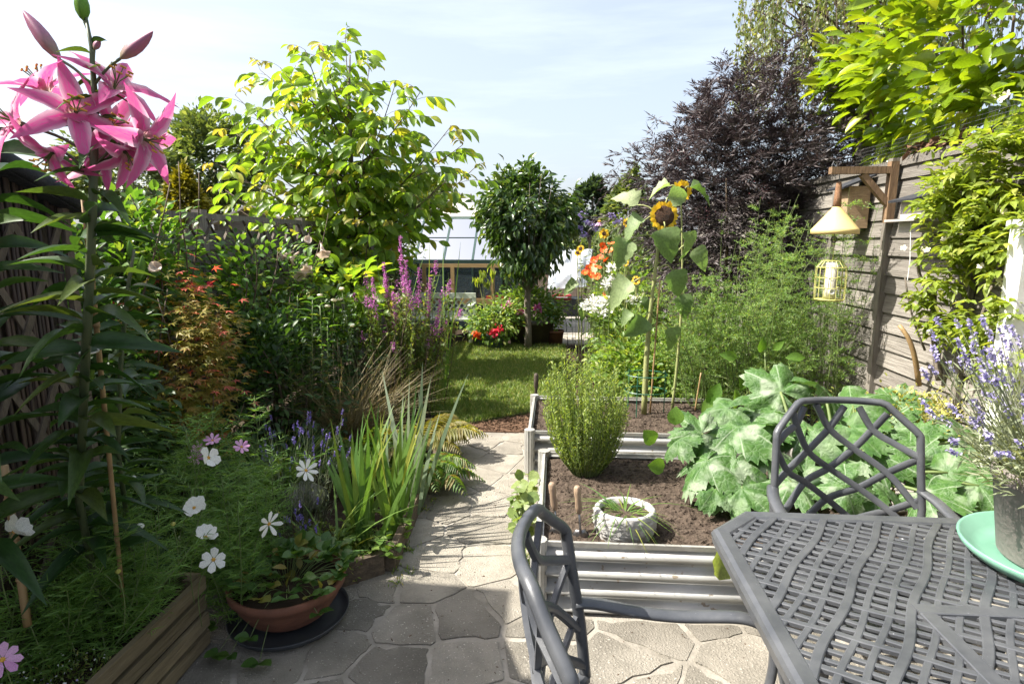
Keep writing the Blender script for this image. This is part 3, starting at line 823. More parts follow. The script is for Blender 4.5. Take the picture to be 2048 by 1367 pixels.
# ------------------------------------------------------------------ left boundary fence with trellis
XL = -2.68
lf = thing("boundary_fence", "grey lap fence topped with diamond trellis along the left border", "fence", (XL, 6, 0))
posts = [2.6, 4.4, 6.2, 8.0, 9.8]
for a, b in zip(posts[:-1], posts[1:]):
    for k in range(12):
        z = .1 + k * .132
        W = Matrix.Translation((XL, (a + b) / 2, z + .066)) @ Matrix.Rotation(R(90), 4, 'Z') @ Matrix.Diagonal((b - a - .05, 1, 1.02, 1))
        inst("slat", slat, lf, W)
    MB().box((XL, (a + b) / 2, 1.79), (.05, b - a - .06, .05)).build("top_rail", M_POST, lf)
for y in posts: MB().box((XL, y, .92), (.08, .075, 1.84)).build("post", M_POST, lf)
for k in range(26):
    y = 2.7 + k * .27
    for s in (1, -1):
        MB().bar((XL + .045 + .006 * s, y, 1.28), (XL + .045 + .006 * s, y + s * .44, 1.775), .006, .02, (1, 0, 0)).build("trellis_lath", M_TREL, lf)

# ------------------------------------------------------------------ reed screened store on the left
rs = thing("reed_store", "reed clad garden store with dark felt roof behind the tall lily", "shed", (-2.2, 1.6, 0))
rr = np.random.default_rng(3)
reed = MB().tube([(0, 0, 0), (.002, .001, .5), (0, 0, 1)], [.006, .0055, .0045], 5).mesh("reed", M_REED)
XS, YE = -1.80, 2.10
def roof_z(y): return 1.775 + (YE - y) * .42
y = 1.30
while y < YE - .02:
    inst("reed", reed, rs, Matrix.Translation((XS + rr.normal(0, .004), y, .05)) @ Matrix.Rotation(rr.normal(0, .012), 4, 'X') @ Matrix.Diagonal((1.2, 1.2, roof_z(y) - .07 + rr.normal(0, .015), 1)))
    y += rr.uniform(.0075, .0115)
MB().box((-2.22, 1.68, .86), (.78, .80, 1.66)).build("back_board", M_TREL, rs)
for k in range(9):
    for s_ in (1, -1):
        a0 = np.array((XS + .012 + .007 * (s_ > 0), .55 + k * .19 if s_ > 0 else 1.30 + k * .19, .25)); b0 = a0 + (0, s_ * .75, 1.42)
        lo_, hi_ = (1.25 - a0[1]) / (b0[1] - a0[1]), (YE - .01 - a0[1]) / (b0[1] - a0[1])
        t0, t1 = max(0, min(lo_, hi_)), min(1, max(lo_, hi_))
        if t1 - t0 > .12: MB().bar(a0 + (b0 - a0) * t0, a0 + (b0 - a0) * t1, .024, .008, (1, 0, 0)).build("trellis_lath", M_TREL, rs)
MB().bar((XS + .02, YE - .015, .05), (XS + .02, YE - .015, 1.73), .03, .02, (1, 0, 0)).build("corner_lath", M_TREL, rs)
V = []
for x in (-2.75, XS + .06):
    for y_ in (1.0, YE + .07): V += [(x, y_, roof_z(y_)), (x, y_, roof_z(y_) - .05)]
MB().raw(V, [(0, 4, 6, 2), (1, 3, 7, 5), (0, 2, 3, 1), (4, 5, 7, 6), (0, 1, 5, 4), (2, 6, 7, 3)]).build("roof", M_FELT, rs)
MB().tube([(XS + .07, y_, roof_z(y_) - .02) for y_ in np.linspace(1.0, YE + .08, 9)], .026, 10).build("roof_edge_roll", M_FELT, rs, True)

# ------------------------------------------------------------------ raised beds
def raised_bed(label, x0, x1, y0, y1, hgt, side_ribs, seed):
    t = thing("raised_bed", label, "raised bed", ((x0 + x1) / 2, (y0 + y1) / 2, 0), "corrugated raised beds")
    nz_ = side_ribs * 10 + 1
    zz = np.linspace(0.0, hgt - .012, nz_)
    wave = .018 * np.sin((zz / (hgt)) * side_ribs * 2 * math.pi - .6)
    def panel(p, q, nrm, name):
        p, q, nrm = map(np.array, (p, q, nrm))
        V = []
        for z, w in zip(zz, wave):
            for e in (p, q): V.append((e[0] + nrm[0] * w, e[1] + nrm[1] * w, z))
        F = np.array([(2 * i, 2 * i + 1, 2 * i + 3, 2 * i + 2) for i in range(nz_ - 1)])
        o = MB().raw(V, F).build(name, M_ZINC, t, True)
        md = o.modifiers.new("thickness", 'SOLIDIFY'); md.thickness = .004; md.offset = 0
    panel((x0 + .03, y0), (x1 - .03, y0), (0, -1), "front_panel")
    panel((x0 + .03, y1), (x1 - .03, y1), (0, 1), "back_panel")
    panel((x0, y0 + .03), (x0, y1 - .03), (-1, 0), "side_panel")
    panel((x1, y0 + .03), (x1, y1 - .03), (1, 0), "side_panel")
    for x in (x0, x1):
        for y in (y0, y1):
            mb = MB(); n = 10
            cxx, cyy = x, y
            prof = [(.034 * (1 + .10 * (k % 2)) * math.cos(a), .034 * (1 + .10 * (k % 2)) * math.sin(a)) for k, a in enumerate(np.linspace(0, 2 * math.pi, 25)[:-1])]
            mb.prism([(cxx + a, cyy + b) for a, b in prof], 0, hgt + .012)
            mb.build("corner_post", M_ZRIM, t)
    for (a, b) in (((x0, y0), (x1, y0)), ((x0, y1), (x1, y1)), ((x0, y0), (x0, y1)), ((x1, y0), (x1, y1))):
        a, b = np.array((*a, hgt - .006)), np.array((*b, hgt - .006)); d = unit(b - a)
        MB().bar(a + d * .036, b - d * .036, .015, .02).build("top_rim", M_ZRIM, t)
    fz = bumps(420, x0, x1, y0, y1, .010, .012, .05, seed); fz2 = bumps(14, x0, x1, y0, y1, .02, .12, .3, seed + 1)
    V, F = noise_grid(x0 + .01, x1 - .01, y0 + .01, y1 - .01, int((x1 - x0) / .014), int((y1 - y0) / .014), lambda X, Y: hgt - .045 + fz(X, Y) + fz2(X, Y))
    rs_ = np.random.default_rng(seed); V[:, 2] += rs_.normal(0, .0022, len(V))
    MB().raw(V, F).build("soil", M_SOIL, t, False)
    # loose crumbs of compost
    n = 2600
    P = np.stack([rs_.uniform(x0 + .03, x1 - .03, n), rs_.uniform(y0 + .03, y1 - .03, n), np.zeros(n)], 1)
    P[:, 2] = hgt - .043 + fz(P[:, 0], P[:, 1]) + fz2(P[:, 0], P[:, 1])
    mb = MB(); tet = np.array([(-.5, -.4, 0), (.6, -.3, .05), (0, .6, 0), (.05, 0, .6), (0, .1, -.5)])
    s = rs_.gamma(2, .0032, n) + .002
    Q = P[:, None] + s[:, None, None] * (tet[None] + rs_.normal(0, .15, (n, 5, 3)))
    fc = np.array([(0, 1, 3), (1, 2, 3), (2, 0, 3), (1, 0, 4), (2, 1, 4), (0, 2, 4)])
    mb.raw(Q, [(fc[None] + (np.arange(n) * 5)[:, None, None]).reshape(-1, 3)])
    mb.build("compost_crumbs", M_SOIL, t, kind="stuff")
    return t


BH = .335
raised_bed("nearer corrugated metal raised bed with bare soil and a stone bowl", -.06, 1.62, 2.40, 3.50, BH, 4, 31)
raised_bed("farther corrugated metal raised bed behind the rosemary holding the tall sunflower", -.17, 1.62, 3.98, 4.92, .31, 4, 41)

# ------------------------------------------------------------------ timber edging of the left bed
e1 = thing("edging_board", "long weathered edging board beside the paved path", "edging", (-.82, 3.45, 0), "timber edging of the left bed")
MB().bar((-.79, 2.70, .06), (-.86, 4.30, .06), .035, .13).build("board", M_EDGE, e1)
MB().box((-.80, 2.69, .065), (.05, .05, .15)).build("peg", M_EDGE, e1)
e2 = thing("edging_board", "short angled edging board beside the terracotta bowl", "edging", (-.95, 2.56, 0), "timber edging of the left bed")
MB().bar((-1.12, 2.43, .055), (-.83, 2.655, .055), .035, .12).build("board", M_EDGE, e2)
MB().box((-1.14, 2.42, .06), (.045, .045, .13)).build("peg", M_EDGE, e2)
for (x, y, z) in ((-.95, 2.66, .02), (-.83, 2.74, .02)):
    pass
# slatted planter
pl = thing("slatted_planter", "slatted wooden planter holding the cosmos at bottom left", "planter", (-1.7, 1.6, 0))
for k in range(4):
    MB().box((-1.385 + .004 * (k % 2), 1.42, .045 + k * .079), (.022, 1.32, .056)).build("plank", M_PLANK, pl)
    MB().box((-1.585, 2.085, .045 + k * .079), (.37, .022, .056)).build("plank", M_PLANK, pl)
MB().box((-1.415, 2.05, .16), (.035, .04, .31)).build("corner_post", M_PLANK, pl)
MB().box((-1.59, 1.40, .13), (.35, 1.28, .24)).build("soil", M_EARTH, pl)
MB().box((-1.405, 1.40, .15), (.006, 1.25, .27)).build("liner", M_FELT, pl)
# pond glimpsed behind the cosmos
pd = MB().prism([(-1.95 + .38 * math.cos(t) * (1 + .1 * math.sin(3 * t)), 2.95 + .42 * math.sin(t), ) for t in np.linspace(0, 2 * math.pi, 25)[:-1]], 0, .075).build("pond", M_WATER)
tag(pd, kind="structure")
for k, (x, y, s) in enumerate(((-1.5, 3.3, .13), (-1.6, 2.6, .09))):
    v, fcs = noise_grid(0, 1, 0, 1, 2, 2, lambda X, Y: X * 0)
    d = sphere_dirs(1); bm = bmesh.new(); bmesh.ops.create_icosphere(bm, subdivisions=3, radius=s)
    for vv in bm.verts:
        vv.co *= 1 + .12 * math.sin(vv.co.x * 40 + k) * math.cos(vv.co.y * 33); vv.co.z *= .7
    me = bpy.data.meshes.new("rock"); bm.to_mesh(me); bm.free(); me.materials.append(M_ROCK)
    o = link(bpy.data.objects.new("pond_rock", me), None, Matrix.Translation((x, y, .08)))
    tag(o, ("larger grey rock at the pond edge behind the lavender", "smaller grey rock at the near pond edge")[k], "rock", "rocks by the pond")

# ------------------------------------------------------------------ cast metal table and chairs
def octagon(x0, x1, y0, y1, c):
    return np.array([(x0 + c, y0), (x1 - c, y0), (x1, y0 + c), (x1, y1 - c), (x1 - c, y1), (x0 + c, y1), (x0, y1 - c), (x0, y0 + c)], float)


TX0, TX1, TY0, TY1, TZ = .50, 2.00, .42, 1.95, .72
table = thing("patio_table", "slate grey cast metal table with woven lattice top", "table", (1.25, 1.18, 0))
mb = MB(); prof = [(.006, .672), (.0, .705), (.006, .716), (.018, .7215), (.05, .7185), (.056, .712), (.056, .690), (.02, .672)]
V = []
for off, z in prof:
    c = .145 - off * .586
    V += [(x, y, z) for x, y in octagon(TX0 + off, TX1 - off, TY0 + off, TY1 - off, c)]
F = [(i * 8 + j, i * 8 + (j + 1) % 8, ((i + 1) % len(prof)) * 8 + (j + 1) % 8, ((i + 1) % len(prof)) * 8 + j) for i in range(len(prof)) for j in range(8)]
mb.raw(V, F).build("rim", M_IRON, table)
inner = octagon(TX0 + .05, TX1 - .05, TY0 + .05, TY1 - .05, .145 - .03)
ctr = np.array((1.25, 1.185))


def strap(pts, w, z0, z1, name, parent, mt=None):
    """flat strap along a polyline, with eased top edges"""
    pts = np.asarray(pts, float); n = len(pts)
    T = unit(np.gradient(pts, axis=0)); S = np.stack([-T[:, 1], T[:, 0]], 1)
    V = []
    for (o_, z) in ((-w / 2, z0), (-w / 2, z1 - .002), (-w / 2 + .0025, z1), (w / 2 - .0025, z1), (w / 2, z1 - .002), (w / 2, z0)):
        V += [(x, y, z) for x, y in pts + S * o_]
    F = [(r_ * n + i, r_ * n + i + 1, ((r_ + 1) % 6) * n + i + 1, ((r_ + 1) % 6) * n + i) for r_ in range(6) for i in range(n - 1)]
    F += [tuple(r_ * n for r_ in range(6)), tuple(r_ * n + n - 1 for r_ in range(5, -1, -1))]
    return MB().raw(V, F).build(name, mt or M_IRON, parent, "auto")


def clip_run(pts):
    m = inside(np.asarray(pts), inner)
    idx = np.where(m)[0]
    return None if len(idx) < 3 else np.asarray(pts)[max(0, idx[0] - 1): idx[-1] + 2]


dA = np.array((math.cos(R(-26)), math.sin(R(-26)))); nA = np.array((-dA[1], dA[0]))
dB = np.array((math.cos(R(55)), math.sin(R(55)))); nB = np.array((-dB[1], dB[0]))
SA, SB = .0355, .047
for k in range(-38, 39):
    t = np.linspace(-1.25, 1.25, 60)
    pts = ctr + nA * (k * SA) + dA * t[:, None] + nA * (.002 * np.sin(t * 2 * math.pi / .16 + (k % 2) * math.pi))[:, None]
    c = clip_run(pts)
    if c is not None: strap(c, .0140 if k % 4 else .018, .7045, .7130 if k % 4 else .7158, "lattice_bar", table)
for k in range(-28, 29):
    t = np.linspace(-1.25, 1.25, 80); big = k % 3 == 0
    pts = ctr + nB * (k * SB) + dB * t[:, None] + nB * ((.006 if big else .004) * np.sin(t * 2 * math.pi / .40 + (k % 2) * 1.3))[:, None]
    c = clip_run(pts)
    if c is not None: strap(c, .0225 if big else .0165, .7040, .7178 if big else .7144, "cross_strap", table)
for a, b in (((.92, 1.42), (1.58, 1.42)), ((.92, 1.42), (.92, .90)), ((1.58, 1.42), (1.58, .90)), ((.92, .90), (1.58, .90))):
    a, b = np.array(a), np.array(b); d = unit(b - a)
    strap(np.linspace(a - d * (.02 if a[1] == b[1] else -.02), b + d * (.02 if a[1] == b[1] else -.02), 3), .04, .697, .7195, "centre_band", table)
for sx, sy in ((-1, -1), (1, -1), (-1, 1), (1, 1)):
    x, y = 1.25 + sx * .52, 1.185 + sy * .56
    pts = [(x, y, .70), (x + sx * .05, y + sy * .03, .58), (x + sx * .02, y + sy * .01, .36), (x - sx * .02, y - sy * .02, .18), (x + sx * .03, y + sy * .03, .04), (x + sx * .07, y + sy * .06, .012)]
    MB().tube(pts, [.032, .03, .022, .018, .02, .014], 10, .8).build("leg", M_IRON, table, True)
MB().bar((.62, 1.185, .685), (1.88, 1.185, .685), .03, .02).build("stretcher", M_IRON, table)

# ---- chairs
def back_pt(x, z):
    return np.array((x, -.25 - .135 * (z - .44) - .035 + .10 * (x / .28) ** 2, z))


def cz(c):      # photo-measured lattice nodes to chair coordinates
    return (-(c[0] - 607) * 8.35e-4, .985 - (c[1] - 112) * 8.6e-4)


def back_path(nodes, per=7):
    P = np.array([cz(c) for c in nodes]); n = len(P)
    T = np.gradient(P, axis=0); out = []
    for i in range(n - 1):
        for t in np.linspace(0, 1, per, endpoint=False):
            h00 = 2 * t ** 3 - 3 * t ** 2 + 1; h10 = t ** 3 - 2 * t ** 2 + t; h01 = -2 * t ** 3 + 3 * t ** 2; h11 = t ** 3 - t ** 2
            out.append(h00 * P[i] + h10 * T[i] + h01 * P[i + 1] + h11 * T[i + 1])
    out.append(P[-1])
    return [back_pt(x, z) for x, z in out]


def ribbon(mb, pts, w, d):
    """rectangular bar (w in the back's plane, d through it) along 3-D points"""
    pts = np.array(pts); T = unit(np.gradient(pts, axis=0)); n = len(pts)
    nrm = np.array([unit((0, 1, .13)) for _ in pts]); S = unit(np.cross(T, nrm)); Nn = np.cross(S, T)
    V = []
    for a, b in ((-1, -1), (-1, .55), (-.45, 1), (.45, 1), (1, .55), (1, -1)):
        V.append(pts + S * (a * w / 2) + Nn * (b * d / 2))
    V = np.concatenate(V)
    F = [(r_ * n + i, r_ * n + i + 1, ((r_ + 1) % 6) * n + i + 1, ((r_ + 1) % 6) * n + i) for r_ in range(6) for i in range(n - 1)]
    F += [tuple(r_ * n for r_ in range(6)), tuple(r_ * n + n - 1 for r_ in range(5, -1, -1))]
    return mb.raw(V, F)


def make_chair(label):
    t = thing("patio_chair", label, "chair", (0, 0, 0), "cast metal patio chairs")
    outline = [(-.272, .45), (-.278, .60), (-.272, .74), (-.268, .875), (-.255, .893), (-.17, .978), (-.15, .985), (0, .985), (.15, .985), (.17, .978), (.255, .893), (.268, .875), (.272, .74), (.278, .60), (.272, .45)]
    P = []
    for a, b in zip(outline[:-1], outline[1:]):
        for s in np.linspace(0, 1, 5, endpoint=False): P.append(back_pt(a[0] + (b[0] - a[0]) * s, a[1] + (b[1] - a[1]) * s))
    P.append(back_pt(*outline[-1]))
    MB().tube(P, .0155, 10, .9).build("back_frame", M_IRON, t, True)
    fam = [[(500, 130), (570, 245), (685, 335), (820, 430), (925, 560)], [(378, 160), (400, 222), (465, 345), (575, 430), (710, 515), (830, 600), (930, 690)],
           [(285, 315), (355, 425), (455, 490), (570, 575), (690, 670), (800, 745)], [(700, 140), (760, 240), (840, 290), (930, 335)], [(280, 560), (370, 640), (470, 740)],
           [(640, 140), (570, 245), (465, 345), (355, 425), (285, 475)], [(815, 160), (760, 240), (685, 335), (575, 430), (455, 490), (365, 590), (280, 660)],
           [(925, 345), (820, 430), (710, 515), (570, 575), (470, 660), (390, 745)], [(930, 530), (830, 600), (690, 670), (600, 745)], [(440, 140), (400, 215), (340, 250), (285, 295)]]
    for q, nodes in enumerate(fam):
        pts = np.array(back_path(nodes)); pts[:, 1] += .002 * (1 if q < 5 else -1)
        ribbon(MB(), pts, .024, .016).build("back_lattice", M_IRON, t, "auto")
    ribbon(MB(), [back_pt(x, .447) for x in np.linspace(-.27, .27, 9)], .03, .03).build("bottom_rail", M_IRON, t, "auto")
    for s in (-1, 1):
        bp = back_pt(s * .277, .665)
        mb = MB(); pts = np.array([bp + (0, -.01, 0), (s * .300, -.16, .652), (s * .302, -.06, .628), (s * .302, .06, .620), (s * .300, .15, .628), (s * .294, .225, .634), (s * .285, .275, .618), (s * .275, .300, .57), (s * .268, .30, .50), (s * .262, .28, .41)])
        tt = np.linspace(0, 1, len(pts)); ti = np.linspace(0, 1, 34)
        sm_ = np.stack([np.interp(ti, tt, pts[:, i]) for i in range(3)], 1)
        for _ in range(3): sm_[1:-1] = (sm_[:-2] + 2 * sm_[1:-1] + sm_[2:]) / 4
        mb.tube(sm_, [.022, .024, .024, .024, .023, .022, .02], 10, .55); mb.build("armrest", M_IRON, t, True)
        MB().tube([(s * .262, .284, .43), (s * .25, .25, .28), (s * .245, .235, .16), (s * .255, .25, .05), (s * .265, .28, .01)], [.022, .019, .016, .017, .02], 8).build("front_leg", M_IRON, t, True)
        MB().tube([(s * .265, -.27, .45), (s * .255, -.27, .3), (s * .25, -.30, .14), (s * .255, -.36, .01)], [.02, .018, .016, .018], 8).build("rear_leg", M_IRON, t, True)
    for s in (-1, 1): MB().box((s * .24, .03, .425), (.03, .54, .03)).build("seat_rail", M_IRON, t)
    for k in range(9): MB().box((0, -.22 + k * .063, .428 + .002 * (k % 2)), (.45, .036, .016)).build("seat_slat", M_IRON, t)
    MB().box((0, .305, .425), (.50, .03, .034)).build("seat_front_rail", M_IRON, t)
    return t


ch = make_chair("slate grey metal chair facing the camera beyond the table")
W2 = Matrix.Translation((1.135, 2.055, 0)) @ Matrix.Rotation(R(180), 4, 'Z')
W1 = Matrix.Translation((.285, 1.185, 0)) @ Matrix.Rotation(R(-90), 4, 'Z')
c1 = copy_tree(ch, None, W1)
ch.matrix_basis = W2; WM[ch.name] = W2
c1["label"] = "slate grey metal chair seen side on left of the table"

# green stool glimpsed under the table
gs = thing("plastic_stool", "green plastic slatted stool under the table", "stool", (1.52, 1.2, 0))
for k in range(6): MB().box((1.30 + k * .085, 1.2, .40), (.06, .46, .02)).build("seat_slat", M_GRNCAN, gs)
for sx in (-1, 1):
    for sy in (-1, 1): MB().bar((1.51 + sx * .2, 1.2 + sy * .19, .39), (1.51 + sx * .23, 1.2 + sy * .22, 0), .035, .035, (0, 1, 0)).build("leg", M_GRNCAN, gs)

# ------------------------------------------------------------------ stone bowl and hand tools in the near bed
bx, by, bz = .325, 2.575, BH - .05
sb = thing("stone_bowl", "white carved stone bowl of spring onions in the near raised bed", "plant pot", (bx, by, bz))
n1, n2 = 64, 20
th = np.arange(n1) * 2 * math.pi / n1
brg = np.random.default_rng(9); V = []
for i in range(n2):
    s = i / (n2 - 1); z = s * .135; r0 = .112 + .022 * math.sin(s * math.pi * .75)
    wob = (.0045 * np.sin(th * 11 + i * 1.9) * np.sin(th * 5 - i) + brg.normal(0, .003, n1)) * (1 if s < .9 else .15)
    V.append(np.stack([1.06 * (r0 + wob) * np.cos(th), .95 * (r0 + wob) * np.sin(th), np.full(n1, z)], 1))
for r0, z in ((.118, .14), (.108, .136), (.104, .10)): V.append(np.stack([1.06 * r0 * np.cos(th), .95 * r0 * np.sin(th), np.full(n1, z)], 1))
m_ = n2 + 3; V = np.concatenate(V) + (bx, by, bz)
i = np.arange(m_ - 1)[:, None] * n1; j = np.arange(n1)[None]; k = (j + 1) % n1
MB().raw(V, [np.stack([i + j, i + k, i + n1 + k, i + n1 + j], -1).reshape(-1, 4)]).build("bowl", M_BOWL, sb, True)
MB().lathe([(0, .112), (.106, .112)], (bx, by, bz), 20, 1.06, .95).build("soil", M_SOIL, sb)
n = 46; a = rng.uniform(0, 2 * math.pi, n)
P = np.stack([bx + .06 * np.cos(a) * rng.random(n), by + .05 * np.sin(a) * rng.random(n), np.full(n, bz + .105)], 1)
D = np.stack([np.cos(a) * .8, np.sin(a) * .8 - .1, rng.uniform(.25, 1.1, n)], 1)
T_STRAGGLE = tpl_blade([.9, 1, 1, .9, .7, .4, .1], 1.0)
leaf_parts(sb, "leaf", frames(P, D, rng.uniform(.1, .22, n), .0065, roll=.2), T_STRAGGLE, L_IRIS, 46)


def hand_tool(label, p, lean, name="hand_trowel"):
    t = thing(name, label, "garden tool", p, "hand tools stuck in the raised bed")
    W = Matrix.Translation(Vector([float(k) for k in p])) @ Matrix.Rotation(lean[0], 4, 'X') @ Matrix.Rotation(lean[1], 4, 'Y')
    MB().lathe([(0, .235), (.010, .234), (.0155, .225), (.0165, .20), (.0135, .17), (.016, .13), (.0125, .105), (.009, .10), (0, .10)], (0, 0, 0), 14).build("handle", M_HANDLE, t, True, W)
    MB().tube([(0, 0, .105), (0, 0, .06), (0, -.012, .035), (0, -.01, .01)], [.006, .005, .005, .007], 8).build("shank", M_STEEL, t, True, W)
    mb = MB(); V = []
    for q, (z, w) in enumerate(((.02, .02), (0, .036), (-.03, .038), (-.06, .03), (-.085, .008))):
        V += [(x * w, -.012 + .012 * abs(x), z) for x in (-1, -.5, 0, .5, 1)]
    mb.raw(V, np.array([(r_ * 5 + c, r_ * 5 + c + 1, r_ * 5 + c + 6, r_ * 5 + c + 5) for r_ in range(4) for c in range(4)]))
    o = mb.build("blade", M_STEEL, t, True, W); md = o.modifiers.new("thickness", 'SOLIDIFY'); md.thickness = .002
    return t


hand_tool("wooden handled trowel standing in soil beside the stone bowl", (.125, 2.535, BH - .025), (R(4), R(-5)))
hand_tool("wooden handled fork standing in soil at the bed's left corner", (.02, 2.56, BH - .025), (R(3), R(-7)), "hand_fork")

# ------------------------------------------------------------------ terracotta bowl on a saucer
tx, ty = -1.13, 2.27
tb = thing("terracotta_bowl", "wide terracotta bowl of strawberries on a dark saucer", "plant pot", (tx, ty, 0))
MB().lathe([(0, .03), (.13, .03), (.17, .06), (.215, .13), (.232, .165), (.238, .168), (.24, .195), (.232, .2), (.222, .196), (.215, .17), (.0, .165)], (tx, ty, 0), 40).build("bowl", M_TERRA, tb, True)
MB().lathe([(0, .012), (.21, .012), (.235, .02), (.25, .045), (.247, .048), (.24, .028), (.2, .022), (0, .022)], (tx, ty, 0), 40).build("saucer", M_DKPLAS, tb, True)
MB().lathe([(0, .175), (.218, .172)], (tx, ty, 0), 20).build("soil", M_EARTH, tb)

# ------------------------------------------------------------------ lavender pot and saucer on the table
lx, ly = 1.435, 1.655
ss = thing("plant_saucer", "mint green saucer under the lavender pot on the table", "saucer", (lx, ly, .72))
MB().lathe([(0, .726), (.19, .726), (.215, .735), (.243, .762), (.249, .764), (.252, .76), (.246, .745), (.222, .724), (.19, .7205), (0, .7205)], (lx, ly, 0), 48).build("dish", M_GRNPLAS, ss, True)
lp = thing("lavender_pot", "taupe pot of flowering lavender on the table", "plant pot", (lx, ly, .727))
MB().lathe([(0, .729), (.150, .729), (.155, .735), (.186, .95), (.192, .952), (.192, .99), (.186, .992), (.180, .985), (.176, .95), (0, .95)], (lx, ly, 0), 40).build("pot", M_POTGR, lp, True)

# ------------------------------------------------------------------ greenhouse
gx0, gx1, gy0, gy1, ge, gr = -2.9, -.42, 10.1, 11.95, 1.25, 2.0
gh = thing("greenhouse", "small glass greenhouse with dark green frame behind the bench", "greenhouse", ((gx0 + gx1) / 2, 11, 0))
ym = (gy0 + gy1) / 2
MB().bar((gx0, ym, gr), (gx1, ym, gr), .09, .06).build("ridge", M_GHCAP, gh)
for y in (gy0, gy1):
    MB().bar((gx0, y, ge), (gx1, y, ge), .05, .06).build("gutter", M_GHFRAME, gh)
    MB().bar((gx0, y, .12), (gx1, y, .12), .05, .06).build("sill", M_GHFRAME, gh)
nb = 5
for k in range(nb + 1):
    x = gx0 + (gx1 - gx0) * k / nb
    for y, s in ((gy0, 1), (gy1, -1)):
        MB().bar((x, y, .12), (x, y, ge - .03), .045, .03, (1, 0, 0)).build("glazing_bar", M_GHFRAME, gh)
        MB().bar((x, y + s * .02, ge + .02), (x, ym - s * .03, gr - .01), .042, .035, (1, 0, 0)).build("rafter", M_GHFRAME, gh)
    if k < nb:
        xa, xb = x + .016, x + (gx1 - gx0) / nb - .016
        for y, s in ((gy0, 1), (gy1, -1)):
            MB().box(((xa + xb) / 2, y, (ge + .12) / 2), (xb - xa, .004, ge - .2)).build("pane", M_GLASS, gh)
            for q in (0, .52):
                a = np.array((0, y + s * .03, ge + .03)); b = np.array((0, ym - s * .04, gr - .01))
                p, q2 = a + (b - a) * q, a + (b - a) * (q + .5)
                MB().bar(((xa + xb) / 2, p[1], p[2] + .006 * (q > 0)), ((xa + xb) / 2, q2[1], q2[2]), xb - xa, .004, (0, -.6 * s, .8)).build("roof_pane", M_GLASS, gh)
for x in (gx0, gx1):
    MB().box((x, (gy0 + gy1) / 2, (ge + .12) / 2), (.004, gy1 - gy0 - .1, ge - .2)).build("pane", M_GLASS, gh)
for s_ in (1, -1): MB().bar((gx0, ym - s_ * .45, (ge + gr) / 2 + .02), (gx1, ym - s_ * .45, (ge + gr) / 2 + .02), .022, .022).build("purlin", M_GHFRAME, gh)
st = thing("potting_bench", "pale pine staging standing against the greenhouse front", "potting bench", (-1.3, 9.9, 0))
MB().box((-1.4, 9.95, .58), (1.75, .16, .05)).build("shelf", M_PINE, st)
MB().box((-1.4, 9.86, .60), (1.75, .025, .10)).build("front_board", M_PINE, st)
for x in (-2.2, -1.72, -1.05, -.58): MB().box((x, 9.90, .6), (.06, .05, 1.16)).build("post", M_PINE, st)
MB().box((-1.4, 9.90, 1.19), (1.75, .04, .06)).build("top_rail", M_PINE, st)
sd = thing("seed_tray", "red seed tray on the greenhouse staging", "tray", (-.95, 9.96, .605))
MB().box((-.9, 9.96, .645), (.5, .14, .08), taper=1.05).build("tray", M_RED, sd)
ds = thing("plant_shelving", "dark shelving inside the greenhouse", "shelving", (-1.65, 11.6, 0))
for z_ in (.3, .65, 1.0): MB().box((-1.65, 11.6, z_), (2.2, .4, .05)).build("shelf", M_DKPLAS, ds)
MB().box((-1.65, 11.83, .6), (2.2, .03, 1.1)).build("back_panel", M_DKPLAS, ds)

# shed roof with two finials behind the greenhouse
sr = thing("garden_shed", "silvery boarded shed roof with two finials behind the greenhouse", "shed", (-1.9, 14, 0))
pa, pb = at(868, 432, 13.6), at(958, 432, 13.6)
qa, qb = at(880, 403, 14.6), at(942, 401, 14.6)
for k in range(7):
    s = k / 6
    MB().bar(pa + (qa - pa) * s + (0, 0, .01), pb + (qb - pb) * s + (0, 0, .01), .17, .02, (0, -.5, .8)).build("roof_board", M_GREYBD, sr)
for q in (qa, qb): MB().tube([q + (0, 0, -.1), q + (0, 0, .10), q + (0, 0, .16)], [.03, .03, .012], 6).build("finial", M_TREL, sr)
MB().box(((pa[0] + pb[0]) / 2, 14.1, .98), (abs(pb[0] - pa[0]) * .9, .9, 1.9)).build("wall", M_GREYBD, sr)

# neighbour's shed beyond the left fence
ns = thing("garden_shed", "weathered shed gable beyond the left trellis fence", "shed", (-4.5, 8.5, 0))
a, b, c = at(440, 448, 8.6), at(508, 413, 8.6), at(575, 445, 8.6)
mb = MB().raw([(a[0], 8.6, 0), (c[0], 8.6, 0), c, b, a, (a[0], 10.2, 0), (c[0], 10.2, 0), c + (0, 1.6, 0), b + (0, 1.6, 0), a + (0, 1.6, 0)], [(0, 1, 2, 3, 4), (5, 9, 8, 7, 6), (0, 4, 9, 5), (1, 6, 7, 2)]); mb.build("wall", M_FENCE, ns)
for p, q in ((a, b), (b, c)):
    d = unit(q - p); MB().bar(p - d * .06 + (0, .75, .03), q + d * .0 + (0, .75, .03), 1.75, .03, np.cross(d, (0, 1, 0)) * -1).build("roof_slope", M_GREYBD, ns)

